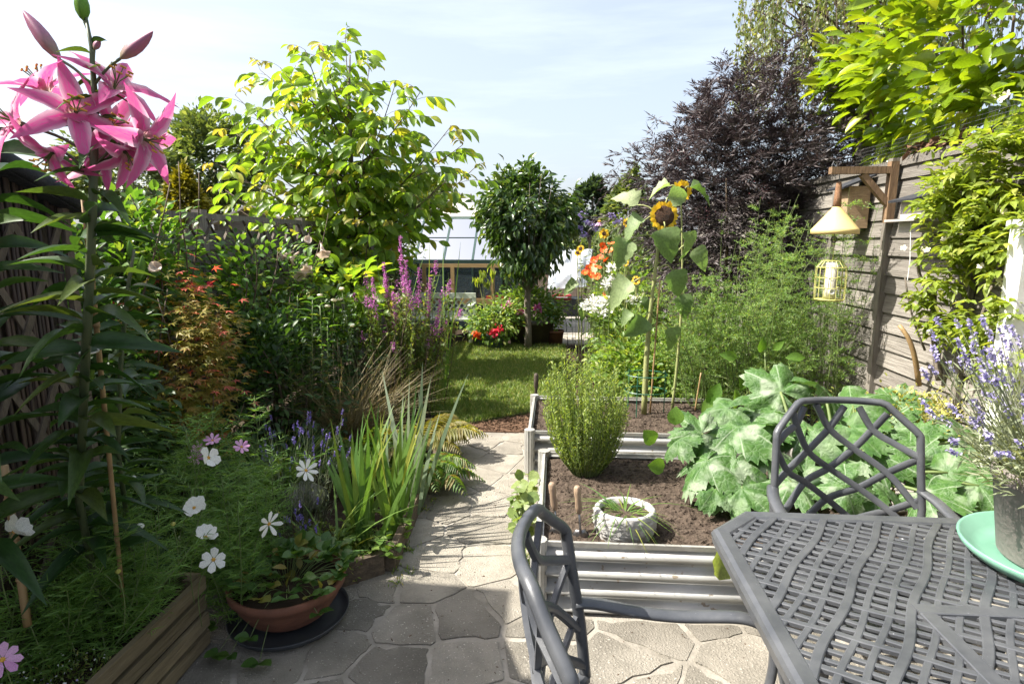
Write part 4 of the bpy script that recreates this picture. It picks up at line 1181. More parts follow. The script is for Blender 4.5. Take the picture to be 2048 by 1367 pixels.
# ------------------------------------------------------------------ bench
bn = thing("garden_bench", "sage green wooden bench with lattice back by the greenhouse", "bench", (-1.95, 9.4, 0))
X0, X1, YB = -2.5, -1.30, 9.45
MB().box(((X0 + X1) / 2, YB, .735), (X1 - X0 + .05, .05, .085)).build("top_rail", M_BENCH, bn)
MB().box(((X0 + X1) / 2, YB, .44), (X1 - X0, .04, .06)).build("lower_rail", M_BENCH, bn)
for k in range(12):
    x = X0 + .05 + k * (X1 - X0 - .1) / 11
    for s in (1, -1):
        xa, xb = x, min(max(x + s * .22, X0 + .03), X1 - .03)
        if abs(xb - xa) > .05: MB().bar((xa, YB - .006 * s, .46), (xb, YB - .006 * s, .70), .024, .010, (0, 1, 0)).build("lattice_lath", M_BENCH, bn)
for x in (X0, X1):
    MB().box((x, YB, .36), (.06, .06, .72)).build("rear_leg", M_BENCH, bn); MB().box((x, YB - .45, .30), (.06, .06, .60)).build("front_leg", M_BENCH, bn)
    MB().box((x, YB - .24, .615), (.075, .56, .035)).build("armrest", M_BENCH, bn)
for k in range(5): MB().box(((X0 + X1) / 2, YB - .08 - k * .095, .41), (X1 - X0, .075, .025)).build("seat_slat", M_BENCH, bn)

# ------------------------------------------------------------------ pots near the little tree, watering can, sheeting, box
def pot(label, c, r0, r1, hgt, m, name="plant_pot", rim=True):
    t = thing(name, label, "plant pot", c)
    pr = [(0, 0), (r0, 0), (r1 * .97, hgt * .86), (r1, hgt * .86), (r1 * 1.03, hgt), (r1 * .94, hgt), (r1 * .9, hgt * .9), (0, hgt * .9)]
    MB().lathe(pr, c, 28).build("pot", m, t, True)
    return t


PT1 = pot("blue grey pot of red geraniums on the lawn edge", (-.88, 8.62, .03), .10, .14, .22, M_BLUPOT)
PT2 = pot("second blue grey pot tucked beside the geranium pot", (-1.13, 8.75, .03), .08, .11, .2, M_BLUPOT)
PT3 = pot("large dark barrel planter of pink flowers behind the little tree", (-.38, 9.1, .0), .30, .38, .42, M_BARREL, "barrel_planter")
PT4 = pot("small terracotta pot beside the dark barrel planter", (.0, 9.02, .0), .10, .13, .26, M_TERRA)
wc = thing("watering_can", "green watering can standing at the slab path's edge", "watering can", (-.07, 11.2, 0))
MB().lathe([(0, .03), (.13, .03), (.14, .06), (.14, .28), (.12, .34), (.05, .36), (.045, .42), (.05, .44), (0, .43)], (-.07, 11.2, 0), 18, .8, 1).build("body", M_GRNCAN, wc, True)
MB().tube([(-.07, 11.15, .1), (-.22, 11.1, .25), (-.3, 11.08, .42)], [.03, .02, .016], 8).build("spout", M_GRNCAN, wc, True)
MB().tube([(-.07, 11.22, .34), (.05, 11.22, .44), (.1, 11.22, .32), (.06, 11.22, .14)], .014, 8).build("handle", M_GRNCAN, wc, True)
sh = thing("white_sheeting", "crumpled white sheeting slung over a frame at the path end", "sheet", (.15, 12.5, 0))
cs = [at(1105, 500, 13.4), at(1185, 500, 13.0), at(1172, 575, 12.5), at(1095, 580, 12.8)]
U, Vv = np.meshgrid(np.linspace(0, 1, 26), np.linspace(0, 1, 26))
Q = (cs[0][None, None] * ((1 - U) * (1 - Vv))[..., None] + cs[1] * (U * (1 - Vv))[..., None] + cs[2] * (U * Vv)[..., None] + cs[3] * ((1 - U) * Vv)[..., None])
fw = bumps(70, 0, 1, 0, 1, .05, .04, .14, 77)
Q[..., 1] -= fw(U, Vv) + .012 * np.sin(U * 17 + 4 * Vv); Q[..., 2] += .5 * fw(U, Vv)
i = np.arange(25)[:, None] * 26; j = np.arange(25)[None]
o = MB().raw(Q.reshape(-1, 3), np.stack([i + j, i + j + 1, i + 27 + j, i + 26 + j], -1).reshape(-1, 4)).build("sheet", M_SHEET, sh, False)
md = o.modifiers.new("thickness", 'SOLIDIFY'); md.thickness = .008
for c in cs: MB().tube([(c[0], c[1] + .05, 0), (c[0], c[1] + .05, c[2])], .02, 6).build("frame_pole", M_TREL, sh)
rb = thing("storage_crate", "dark crate with red front under the white sheeting", "crate", (.1, 12.3, 0))
MB().box((.2, 12.75, .2), (.75, .5, .4)).build("base", M_DKPLAS, rb)
MB().box((.12, 12.47, .44), (.40, .3, .09)).build("red_lid", M_RED, rb)
MB().box((.12, 12.315, .445), (.36, .006, .02)).build("label_strip", M_WHITE, rb)

# green wire support and cane by the sunflower
gw = thing("plant_support", "green wire hoop support around the tall sunflower's foot", "plant support", (.7, 4.55, .28))
ca = np.linspace(0, 2 * math.pi, 25)
for z in (.47, .60): MB().tube([(.70 + .16 * math.cos(t), 4.55 + .13 * math.sin(t), z) for t in ca], .004, 5).build("hoop", M_GWIRE, gw)
for t in (.3, 2.4, 4.2): MB().tube([(.70 + .16 * math.cos(t), 4.55 + .13 * math.sin(t), .25), (.70 + .16 * math.cos(t), 4.55 + .13 * math.sin(t), .62)], .004, 5).build("leg", M_GWIRE, gw)
for lab, a, b, r_ in (("bamboo cane leaning against the tall sunflower", at(1300, 825, 4.5), at(1320, 560, 4.5), .007), ("short bamboo cane standing by the asparagus", at(1390, 820, 4.4), at(1402, 745, 4.4), .006), ("thick brown cane tied to the tall lily", (-1.53, 1.84, .25), at(168, 395, 1.24), .007), ("tall brown cane at the left edge among the cosmos", at(55, 1250, 1.5), at(8, 930, 1.5), .011)):
    t = thing("bamboo_cane", lab, "cane", a, "bamboo canes"); a, b = np.array(a), np.array(b)
    pts = [a + (b - a) * s for s in np.linspace(0, 1, 9)]
    MB().tube(pts, [r_, r_ * .95, r_ * .9], 7).build("cane", M_CANE, t, True)
    for s in (.3, .55, .8): MB().tube([a + (b - a) * (s - .004), a + (b - a) * (s + .004)], r_ * 1.18, 7).build("node_ring", M_CANE, t, True)
fk = thing("tool_handle", "dark tool handle standing at the farther bed's corner", "garden tool", (-.2, 5.0, 0))
MB().lathe([(.012, .0), (.013, .36), (.019, .37), (.02, .47), (.012, .49), (0, .49)], (-.16, 5.0, 0), 10).build("handle", M_TREL, fk, True)

# ================================================================== PLANTS
def flower(parent, name, P, A, n, L, W, tpl, pm, eye_m, eye_r, open_=1.2, spin=0.0, r=None, jit=.1, eye_z=.4):
    """a flower head: the eye is the part, each petal a sub-part"""
    r = r or rng
    A = unit(A); P = np.asarray(P, float)
    e1 = unit(np.cross(A, (0.31, .2, .93))); e2 = np.cross(A, e1)
    bm = bmesh.new(); bmesh.ops.create_icosphere(bm, subdivisions=2, radius=eye_r)
    for v in bm.verts: v.co.z *= eye_z
    me = bpy.data.meshes.new(name); bm.to_mesh(me); bm.free(); me.materials.append(eye_m)
    W0 = Matrix(np.column_stack([np.append(e1, 0), np.append(e2, 0), np.append(A, 0), np.append(P, 1)]).tolist())
    h = inst(name, me, parent, W0)
    for k in range(n):
        a = spin + 2 * math.pi * k / n + r.normal(0, .06)
        rad = e1 * math.cos(a) + e2 * math.sin(a)
        o_ = open_ + r.normal(0, jit)
        D = rad * math.sin(o_) + A * math.cos(o_)
        Af = frames(P[None] + rad * eye_r * .5, D, L * r.uniform(.9, 1.08), W, up=A, roll=.1, r=r)
        M = Matrix(np.column_stack([np.append(Af[1][0] * Af[4][0], 0), np.append(Af[2][0] * Af[5][0], 0), np.append(Af[3][0] * Af[4][0], 0), np.append(Af[0][0], 1)]).tolist())
        inst("petal", petal_mesh(tpl, pm), h, M)
    return h


_pm = {}


def petal_mesh(tpl, m):
    key = (id(tpl), m.name)
    if key not in _pm: _pm[key] = MB().raw(*tpl).mesh("petal", m)
    return _pm[key]


def curve(a, b, sag=0.0, side=(0, 0, 0), n=8):
    a, b = np.array(a, float), np.array(b, float); s = np.linspace(0, 1, n)[:, None]
    return a + (b - a) * s + np.array(side) * np.sin(s * math.pi) + np.array((0, 0, -sag)) * (s * s)


# ---------------------------------------------------------------- tall pink lily (near left)
T_LILYLEAF = tpl_leaf([.75, 1, .95, .75, .42], .42, .10)
T_LILYLEAF2 = tpl_leaf([.75, 1, .9, .7, .4], .75, .12)
T_LPETAL = (lambda t: t)(tpl_leaf([.45, .75, .95, 1.0, .92, .7, .4], .92, .12, .02))
lr = np.random.default_rng(17)


def lily_leaves(t, path, z0, z1, n, L0, L1, most):
    path = np.asarray(path); zs = np.linspace(z0, z1, n)
    P = np.stack([np.interp(zs, path[:, 2], path[:, 0]), np.interp(zs, path[:, 2], path[:, 1]), zs], 1)
    a = np.arange(n) * 2.4 + lr.normal(0, .3, n)
    el = lr.uniform(.15, .65, n)
    D = np.stack([np.cos(a), np.sin(a), el], 1)
    Ln = np.linspace(L0, L1, n) * lr.uniform(.8, 1.15, n)
    leaf_parts(t, "leaf", frames(P, D, Ln, Ln * .29, roll=.4, r=lr), [T_LILYLEAF, T_LILYLEAF2], L_LILY, most)


YL = 1.2
stem = np.array([(-1.56, 1.78, .25), at(158, 1000, 1.62), at(163, 900, 1.45), at(172, 700, 1.28), at(182, 500, YL), at(188, 330, YL), at(190, 200, YL), at(183, 95, YL), at(172, 35, YL)])
lily = thing("lily_plant", "tall lily with pink flowers and buds at the left", "lily", (-1.56, 1.78, .25))
MB().tube(stem, [.011, .011, .0105, .01, .009, .008, .006, .004, .003], 8).build("stem", M_LILYSTEM, lily, True)
lily_leaves(lily, stem, .62, 1.66, 76, .19, .14, 90)
lily_leaves(lily, stem, 1.62, 2.0, 22, .13, .05, 22)
YF = YL
FL = [((95, 190), (-.25, -.25, .85), .105), ((150, 235), (.6, -.55, .35), .10), ((225, 185), (.65, -.25, .75), .105), ((45, 250), (-.5, -.6, .35), .095), ((110, 300), (-.15, -.55, -.6), .09),
      ((280, 275), (.85, -.2, -.3), .10), ((215, 255), (.85, -.35, .2), .085), ((250, 300), (.55, -.25, -.7), .085), ((185, 300), (.1, .6, -.2), .085)]
for (px, py), A, L in FL:
    P = at(px, py, YF + (-.03 if A[1] < -.5 else .02)); A = unit(A); L *= .82
    h = flower(lily, "flower", P, A, 6, L, L * .46, T_LPETAL, P_LILY, M_LILYSTEM, .007, .72, lr.uniform(0, 1), lr, .14, 1.6)
    e1 = unit(np.cross(A, (.2, .3, .9))); e2 = np.cross(A, e1)
    for k in range(6):
        a = k * 1.047 + .4; rad = e1 * math.cos(a) + e2 * math.sin(a)
        p1 = P + A * L * .62 + rad * L * .2
        MB().tube([P, P + A * L * .35 + rad * L * .05, p1], .0012, 4).build("stamen", M_STEM, h)
        MB().tube([p1 - e1 * .005, p1 + e1 * .006], .0022, 5).build("anther", P_EYE, h)
    j = np.argmin(np.abs(stem[:, 2] - P[2] + .05)); q = np.array((np.interp(P[2] - .06, stem[:, 2], stem[:, 0]), YL, P[2] - .06))
    MB().tube(curve(q, P - A * .006, 0, (0, 0, .01)), .0032, 5).build("pedicel", M_LILYSTEM, lily, True)
def bud(parent, a, b, r_, m):
    a, b = np.array(a), np.array(b); L = np.linalg.norm(b - a); A = unit(b - a); e1 = unit(np.cross(A, (0, 1, .1))); e2 = np.cross(A, e1)
    V, F = [], []
    pr = [(0, .12), (.1, .55), (.3, .95), (.5, 1), (.72, .8), (.9, .42), (1, .06)]
    n = 18; M = Matrix(np.column_stack([np.append(A * L, 0), np.append(e1 * r_, 0), np.append(e2 * r_, 0), np.append(a, 1)]).tolist())
    for s, w in pr:
        for k in range(n):
            t = 2 * math.pi * k / n; ww = w * (1 + .14 * math.cos(3 * t)); V.append((s, ww * math.cos(t), ww * math.sin(t)))
    F = [(i * n + k, i * n + (k + 1) % n, (i + 1) * n + (k + 1) % n, (i + 1) * n + k) for i in range(len(pr) - 1) for k in range(n)]
    MB().raw(V, F).build("bud", m, parent, True, M)
for a, b, r_, m in (((120, 120), (45, 20), .0135, P_LILYB), ((168, 42), (158, -25), .0125, L_PEP), ((240, 118), (306, 63), .013, P_LILYB), ((188, 100), (200, 78), .006, P_LILYB)):
    bud(lily, at(*a, YL), at(*b, YL), r_, m)
    MB().tube(curve(at(187, a[1] + 55, YL), at(*a, YL), 0, (0, 0, .006)), .003, 5).build("pedicel", M_LILYSTEM, lily, True)
for (px, py, zz) in ((182, 468, YL), (165, 706, 1.28)):
    c = at(px, py, zz); a = np.linspace(0, 2 * math.pi, 17)
    MB().tube([c + (.019 * math.cos(t), .019 * math.sin(t) + .02, .002 * math.sin(t)) for t in a], .0022, 5).build("tie", M_WHITE, lily, True)
lily2 = thing("lily_plant", "shorter lily with green buds behind the tall pink lily", "lily", (-1.6, 2.0, .25))
st2 = np.array([(-1.6, 2.0, .25), at(235, 900, 1.8), at(243, 700, 1.62), at(258, 560, 1.62), at(268, 500, 1.62)])
MB().tube(st2, [.009, .008, .006, .004], 7).build("stem", M_LILYSTEM, lily2, True)
lily_leaves(lily2, st2, .7, 1.5, 44, .16, .10, 38)
bud(lily2, at(278, 560, 1.62), at(285, 510, 1.62), .011, L_PEP); bud(lily2, at(262, 520, 1.62), at(258, 480, 1.62), .009, L_PEP)
lily3 = thing("lily_plant", "leafy lily stem cut by the left edge of the picture", "lily", (-1.66, 1.42, .25))
st3 = np.array([(-1.66, 1.42, .25), at(-30, 900, 1.25), at(-20, 500, 1.25), at(-10, 330, 1.25), at(0, 250, 1.25)])
MB().tube(st3, [.009, .008, .006], 7).build("stem", M_LILYSTEM, lily3, True)
lily_leaves(lily3, st3, .85, 1.8, 48, .2, .14, 50)

# ---------------------------------------------------------------- cosmos in the planter
T_COS = tpl_blade([1, 1, .8, .2], .25)
T_COSP = tpl_leaf([.5, .85, 1.0, 1.0], .08, -.04)
cr_ = np.random.default_rng(23)


def cosmos_foliage(parent, stems):
    mb, sm_ = MB(), MB(); Ps, Ds, Ls = [], [], []
    for a, b in stems:
        pts = curve(a, b, 0, cr_.normal(0, .03, 3), 10); sm_.tube(pts, [.0028, .002, .0014], 4)
        for s in np.arange(.08, 1.0, .075):
            p = pts[0] + 0 * pts[0]; q = s * 9; i = min(8, int(q)); p = pts[i] + (pts[i + 1] - pts[i]) * (q - i)
            az = cr_.uniform(0, 2 * math.pi)
            for side in (0, math.pi):
                d = np.array((math.cos(az + side), math.sin(az + side), cr_.uniform(.2, .8))); d = unit(d); LL = cr_.uniform(.06, .12)
                e = unit(np.cross(d, (0, 0, 1)))
                for u in (.1, .3, .5, .7, .9):
                    for w in (-1, 1):
                        Ps.append(p + d * LL * u); Ds.append(d * .7 + e * w * .75 + cr_.normal(0, .15, 3)); Ls.append(LL * .5 * (1.1 - .5 * u))
                Ps.append(p); Ds.append(d); Ls.append(LL)
    A = frames(np.array(Ps), np.array(Ds), np.array(Ls), .0029, roll=1.0, r=cr_)
    MB().leaves(A, T_COS).build("foliage", L_COS, parent, True, kind="stuff")
    sm_.build("stems", M_STEM, parent, True, kind="stuff")


def stems_in(n, x, y, z0, ht, spread=.12):
    out = []
    for _ in range(n):
        a = np.array((cr_.uniform(*x), cr_.uniform(*y), z0)); out.append((a, a + (cr_.normal(.04, spread), cr_.normal(0, spread), cr_.uniform(*ht))))
    return out


cos1 = thing("cosmos_plant", "feathery cosmos with large white flowers spilling over the slatted planter", "cosmos", (-1.62, 1.7, .25))
cosmos_foliage(cos1, stems_in(36, (-1.74, -1.44), (1.62, 2.05), .24, (.25, .55)) + stems_in(9, (-1.76, -1.6), (1.35, 1.7), .24, (.2, .5)) + stems_in(22, (-1.6, -1.2), (2.1, 2.5), .05, (.35, .65)))
for (px, py, Y), A, n, o_, wd in (((417, 915, 2.15), (.85, -.35, .3), 5, 1.1, .034), ((388, 1015, 1.95), (.5, -.72, .5), 8, .75, .03), ((411, 1073, 1.9), (.3, -.25, .9), 9, .72, .03), ((427, 1118, 1.86), (.35, -.7, .2), 6, 1.25, .026),
                              ((612, 940, 2.35), (.62, -.62, .45), 8, 1.25, .017), ((538, 1047, 2.15), (.72, -.5, .1), 7, 1.2, .017), ((28, 1062, 1.42), (.75, .35, .55), 9, .95, .03)):
    P = at(px, py, Y); s = Y / 2.0
    flower(cos1, "flower", P, A, n, .045 if wd > .02 else .052, wd, T_COSP, P_WHITE, P_EYE, .0075, o_, cr_.uniform(0, 1), cr_, .16)
    MB().tube(curve(P - unit(A) * .004, P + (-.1, .05, -.30), 0, (-.03, 0, .03)), .0016, 5).build("flower_stem", M_STEM, cos1, True)
for px, py, Y, m, r_ in ((267, 955, 1.95, P_WHITE, .009), (280, 1052, 1.75, P_WHITE, .012), (346, 1047, 1.8, L_GOLD, .008), (236, 1142, 1.6, L_GOLD, .008), (180, 970, 1.85, L_STRAWL, .006), (293, 958, 1.95, L_STRAWL, .006)):
    P = at(px, py, Y); bud(cos1, P - (0, 0, r_ * .9), P + (0, 0, r_), r_, m)
    MB().tube(curve(P - (0, 0, r_ * .8), P + (-.03, .03, -.22), 0, (.012, 0, 0)), .0014, 5).build("flower_stem", M_STEM, cos1, True)
cos2 = thing("cosmos_plant", "pink flowered cosmos over the pond behind the white cosmos", "cosmos", (-1.75, 2.55, .05))
cosmos_foliage(cos2, stems_in(26, (-1.85, -1.5), (2.3, 2.75), .05, (.5, .82), .09))
for px, py, Y, A in ((425, 880, 2.5, (.2, -.5, .8)), ((483), 893, 2.5, (.4, -.5, .6)), (397, 898, 2.5, (-.2, -.7, .5)), (392, 915, 2.48, (.1, -.8, .3))):
    P = at(px, py, Y)
    flower(cos2, "flower", P, A, 8, .036, .014, T_COSP, P_PINKW, P_EYE, .006, 1.2, cr_.uniform(0, 1), cr_)
    MB().tube(curve(P, P + (-.03, .06, -.32), 0, (.02, 0, 0)), .0014, 5).build("flower_stem", M_STEM, cos2, True)
cos3 = thing("cosmos_plant", "single pale pink cosmos bloom at the bottom left corner", "cosmos", (-1.42, 1.3, .27))
P = at(5, 1318, 1.3); flower(cos3, "flower", P, (.6, -.6, .45), 8, .042, .02, T_COSP, P_PINKW, P_EYE, .007, 1.15, .2, cr_)
MB().tube(curve(P, (P[0] - .05, 1.34, .26), 0, (.02, 0, 0)), .0016, 5).build("flower_stem", M_STEM, cos3, True)
# low white-flowered alyssum in the planter
al = thing("alyssum_mat", "low mat of tiny white and lilac flowers in the planter's near end", "alyssum", (-1.6, 1.35, .25))
n = 2600; P = np.stack([rng.uniform(-1.72, -1.40, n), rng.uniform(1.05, 1.65, n), .25 + .06 * rng.random(n)], 1)
MB().leaves(frames(P, rng.normal(0, .6, (n, 3)) + (0, 0, .8), .018, .006), T_DIA).build("foliage", L_LOOSE, al, True, kind="stuff")
n = 260; P = np.stack([rng.uniform(-1.72, -1.40, n), rng.uniform(1.05, 1.65, n), .30 + .03 * rng.random(n)], 1)
MB().leaves(frames(P, rng.normal(0, 1, (n, 3)), .008, .008), T_DIA).build("florets", P_WHITE, al, True, kind="stuff")
n = 110; P = np.stack([rng.uniform(-1.72, -1.40, n), rng.uniform(1.05, 1.5, n), .30 + .03 * rng.random(n)], 1)
MB().leaves(frames(P, rng.normal(0, 1, (n, 3)), .008, .008), T_DIA).build("lilac_florets", P_LILAC, al, True, kind="stuff")

# ---------------------------------------------------------------- strawberries in the bowl and along the edging
T_STRAW = tpl_leaf([.75, 1.0, .95, .6], .15, .12, .02)


def trifoliate(parent, centres, outs, size, m, most, stem_from=None):
    Ps, Ds = [], []
    mb = MB()
    for c, o_ in zip(centres, outs):
        o_ = unit(o_); s = unit(np.cross(o_, (0, 0, 1)))
        for w in (-1.1, 0, 1.1):
            Ps.append(c); Ds.append(o_ * math.cos(w) + s * math.sin(w) + (0, 0, .1))
        if stem_from is not None: mb.tube(curve(stem_from(c), c, 0, (0, 0, .02), 5), .0014, 4)
    L = size * rng.uniform(.75, 1.2, len(Ps))
    leaf_parts(parent, "leaf", frames(np.array(Ps), np.array(Ds), L, L * .85, roll=.25), T_STRAW, m, most)
    if stem_from is not None: mb.build("stalks", M_STEM, parent, True, kind="stuff")


n = 64; a = rng.uniform(0, 2 * math.pi, n); r_ = .26 * np.sqrt(rng.random(n))
C = np.stack([tx + r_ * np.cos(a), ty + r_ * np.sin(a), .22 + .11 * rng.random(n) * (1 - r_ / .3)], 1)
C = np.concatenate([C, [(tx - .02, ty - .29, .12), (tx - .1, ty - .30, .05), (tx - .16, ty - .28, .04), (tx + .02, ty - .31, .03), (tx + .2, ty - .17, .15), (tx - .25, ty - .15, .06)]])
trifoliate(tb, C, np.stack([C[:, 0] - tx, C[:, 1] - ty - .05, .15 + 0 * C[:, 0]], 1) + rng.normal(0, .03, C.shape), .056, L_STRAW, 220, lambda c: np.array((tx + (c[0] - tx) * .3, ty + (c[1] - ty) * .3, .18)))
MB().leaves(frames(np.stack([tx + rng.normal(.05, .09, 14), ty + rng.normal(.05, .08, 14), .2 + .08 * rng.random(14)], 1), rng.normal(0, 1, (14, 3)), .06, .03), T_OVAL).build("withered_leaves", L_FERNB, tb, True, kind="stuff")
sw = thing("strawberry_patch", "bright green strawberry plants along the timber edging", "strawberry", (-.95, 2.75, .03))
n = 70; P = np.stack([rng.uniform(-1.1, -.76, n), rng.uniform(2.62, 3.05, n), .06 + .12 * rng.random(n)], 1)
P = P[(P[:, 1] - 2.5) > -(P[:, 0] + .95) * .2]
trifoliate(sw, P, rng.normal(0, .5, P.shape) + (.3, -.6, .15), .045, L_STRAWL, 220, lambda c: np.array((c[0] - .03, c[1] + .05, .03)))
gc = thing("ground_cover", "low tangle of small leaves behind the short edging board", "ground cover", (-1.1, 2.65, .03))
n = 1700; P = np.stack([rng.uniform(-1.35, -.9, n), rng.uniform(2.52, 2.95, n), .03 + .10 * rng.random(n)], 1)
MB().leaves(frames(P, rng.normal(0, .7, (n, 3)) + (0, -.2, .5), .022, .013), T_DIA).build("foliage", L_LOOSE, gc, True, kind="stuff")

# ---------------------------------------------------------------- lavender, iris, ferns of the left bed
def lavender(t, c, rx, ry, z0, n, hl, hs, fm, lm, lean=(0, 0), wid=.004, spike=.035, fsize=.008, rr_=None, buds=26):
    rr_ = rr_ or rng
    a = rr_.uniform(0, 2 * math.pi, n); q = np.sqrt(rr_.random(n))
    B = np.stack([c[0] + rx * .45 * q * np.cos(a), c[1] + ry * .45 * q * np.sin(a), np.full(n, z0)], 1)
    Tp = np.stack([c[0] + rx * q * np.cos(a) + lean[0], c[1] + ry * q * np.sin(a) + lean[1], z0 + rr_.uniform(*hs, n)], 1)
    mb, Ps, Ds, Fp, Fd = MB(), [], [], [], []
    for b, t_ in zip(B, Tp):
        pts = curve(b, t_, 0, rr_.normal(0, .012, 3), 6); mb.tube(pts, .0014, 3, caps=False)
        d = unit(t_ - b); L = np.linalg.norm(t_ - b)
        for s in rr_.uniform(.05, hl, 16): Ps.append(b + (t_ - b) * s); Ds.append(d + rr_.normal(0, .55, 3))
        for s in rr_.uniform(0, 1, buds): Fp.append(t_ - d * spike * s); Fd.append(d * .5 + rr_.normal(0, .8, 3))
    mb.build("stalks", lm, t, True, kind="stuff")
    MB().leaves(frames(np.array(Ps), np.array(Ds), rr_.uniform(.025, .05, len(Ps)), wid, roll=1, r=rr_), T_DIA).build("foliage", lm, t, True, kind="stuff")
    MB().leaves(frames(np.array(Fp), np.array(Fd), fsize * rr_.uniform(.7, 1.3, len(Fp)), fsize * .8, roll=1.5, r=rr_), T_DIA).build("flower_spikes", fm, t, True, kind="stuff")


lv = thing("lavender_bush", "purple lavender clump between the iris and the pond", "lavender", (-1.33, 2.98, .03))
lavender(lv, (-1.36, 2.98), .27, .25, .03, 60, .75, (.42, .66), P_LAV, L_LAV, (.02, 0))
lv2 = thing("lavender_bush", "small lavender tuft with pale spikes by the terracotta bowl", "lavender", (-1.22, 2.6, .03))
lavender(lv2, (-1.2, 2.58), .12, .10, .03, 20, .7, (.2, .36), P_LAV, L_LAV, (.03, -.03))
ir = thing("iris_clump", "sunlit sword leaved iris clump beside the path", "iris", (-.92, 2.95, .03))
groups = [((-.98, 2.82), 20, .62, .13, L_IRIS), ((-.86, 2.98), 20, .68, .12, L_IRIS), ((-.85, 3.3), 18, .74, .1, L_IRISB), ((-1.07, 3.05), 16, .62, .12, L_IRIS)]
for (gx, gy), n, hgt, sp, m in groups:
    P = np.stack([gx + rng.normal(0, .03, n), gy + rng.normal(0, .03, n), np.full(n, .03)], 1)
    D = np.stack([rng.normal(0, .18, n), rng.normal(-.02, .13, n), np.ones(n)], 1)
    L = hgt * rng.uniform(.6, 1.2, n)
    leaf_parts(ir, "blade", frames(P, D, L, rng.uniform(.022, .036, n), up=(0, -1, 0), roll=.5), [T_STIFF, tpl_blade([.7, 1, 1, .9, .5, .02], .3)], m, 60)
gt = thing("day_lily_tuft", "arching strappy green tuft in front of the lavender", "tuft", (-1.12, 2.66, .03))
n = 34; P = np.stack([-1.1 + rng.normal(0, .03, n), 2.68 + rng.normal(0, .03, n), np.full(n, .03)], 1)
leaf_parts(gt, "blade", frames(P, np.stack([rng.normal(0, .45, n), rng.normal(-.1, .3, n), np.ones(n)], 1), rng.uniform(.2, .45, n), .013, roll=.5), tpl_blade([.8, 1, 1, .85, .6, .05], .5), L_IRIS, 40)


def fern(t, c, n, L, m, lift=(.5, 1.1), az=(0, 2 * math.pi)):
    Ps, Ds, Ls = [], [], []; mb = MB()
    for _ in range(n):
        a = rng.uniform(*az); up = rng.uniform(*lift); LL = L * rng.uniform(.7, 1.1)
        d = np.array((math.cos(a), math.sin(a), up)); d = unit(d)
        s = np.linspace(0, 1, 22)[:, None]; pts = np.array(c) + d * LL * s + np.array((0, 0, -.55 * LL)) * s ** 2.3
        mb.tube(pts[::3], .0022, 3); T = unit(np.gradient(pts, axis=0)); side = unit(np.cross(T, (0, 0, 1)))
        for i in range(3, 22):
            w = math.sin(math.pi * (i / 22) ** .8) * .2 * LL + .01
            for q in (-1, 1): Ps.append(pts[i]); Ds.append(side[i] * q + T[i] * .45 + (0, 0, -.1)); Ls.append(w)
    MB().leaves(frames(np.array(Ps), np.array(Ds), np.array(Ls), np.array(Ls) * .22 + .004, roll=.2), T_LANCE).build("fronds", m, t, True, kind="stuff")
    mb.build("rachis", m, t, True, kind="stuff")


fn1 = thing("fern", "green fern arching over the path edge beside the iris", "fern", (-.86, 3.75, .05)); fern(fn1, (-.88, 3.7, .08), 16, .48, L_FERN, (.4, 1.2), (-2.2, 1.2))
fn2 = thing("fern", "bronze tipped fern behind the iris near the lawn", "fern", (-.95, 4.25, .05)); fern(fn2, (-.98, 4.2, .08), 22, .62, L_FERNB, (.7, 1.6))
fn3 = thing("fern", "yellowing fern among the dry grass left of the iris", "fern", (-1.3, 3.6, .05)); fern(fn3, (-1.25, 3.75, .08), 18, .62, L_FERN, (.9, 1.8))
dg = thing("dry_grass_clump", "straw coloured arching grass clump in front of the loosestrife", "grass clump", (-1.62, 4.45, .05))
n = 750; a = rng.uniform(0, 2 * math.pi, n)
P = np.stack([-1.62 + .22 * np.cos(a) * rng.random(n), 4.45 + .2 * np.sin(a) * rng.random(n), np.full(n, .05)], 1)
MB().leaves(frames(P, np.stack([np.cos(a) * .45 + rng.normal(0, .35, n), np.sin(a) * .45 + rng.normal(0, .2, n), rng.uniform(.6, 1.8, n)], 1), rng.uniform(.25, .8, n), .0055, roll=1.2), tpl_blade([1, 1, .9, .8, .6, .4, .1], .6)).build("blades", L_DRY, dg, True, kind="stuff")
gr1 = thing("grass_clump", "dim green grass clump at the pond's far edge", "grass clump", (-1.75, 3.45, .05))
n = 420; a = rng.uniform(0, 2 * math.pi, n)
P = np.stack([-1.75 + .1 * np.cos(a) * rng.random(n), 3.45 + .1 * np.sin(a) * rng.random(n), np.full(n, .05)], 1)
MB().leaves(frames(P, np.stack([np.cos(a) * .7, np.sin(a) * .7, rng.uniform(.6, 1.4, n)], 1), rng.uniform(.25, .55, n), .006, roll=.6), T_BLADE).build("blades", L_IRIS, gr1, True, kind="stuff")

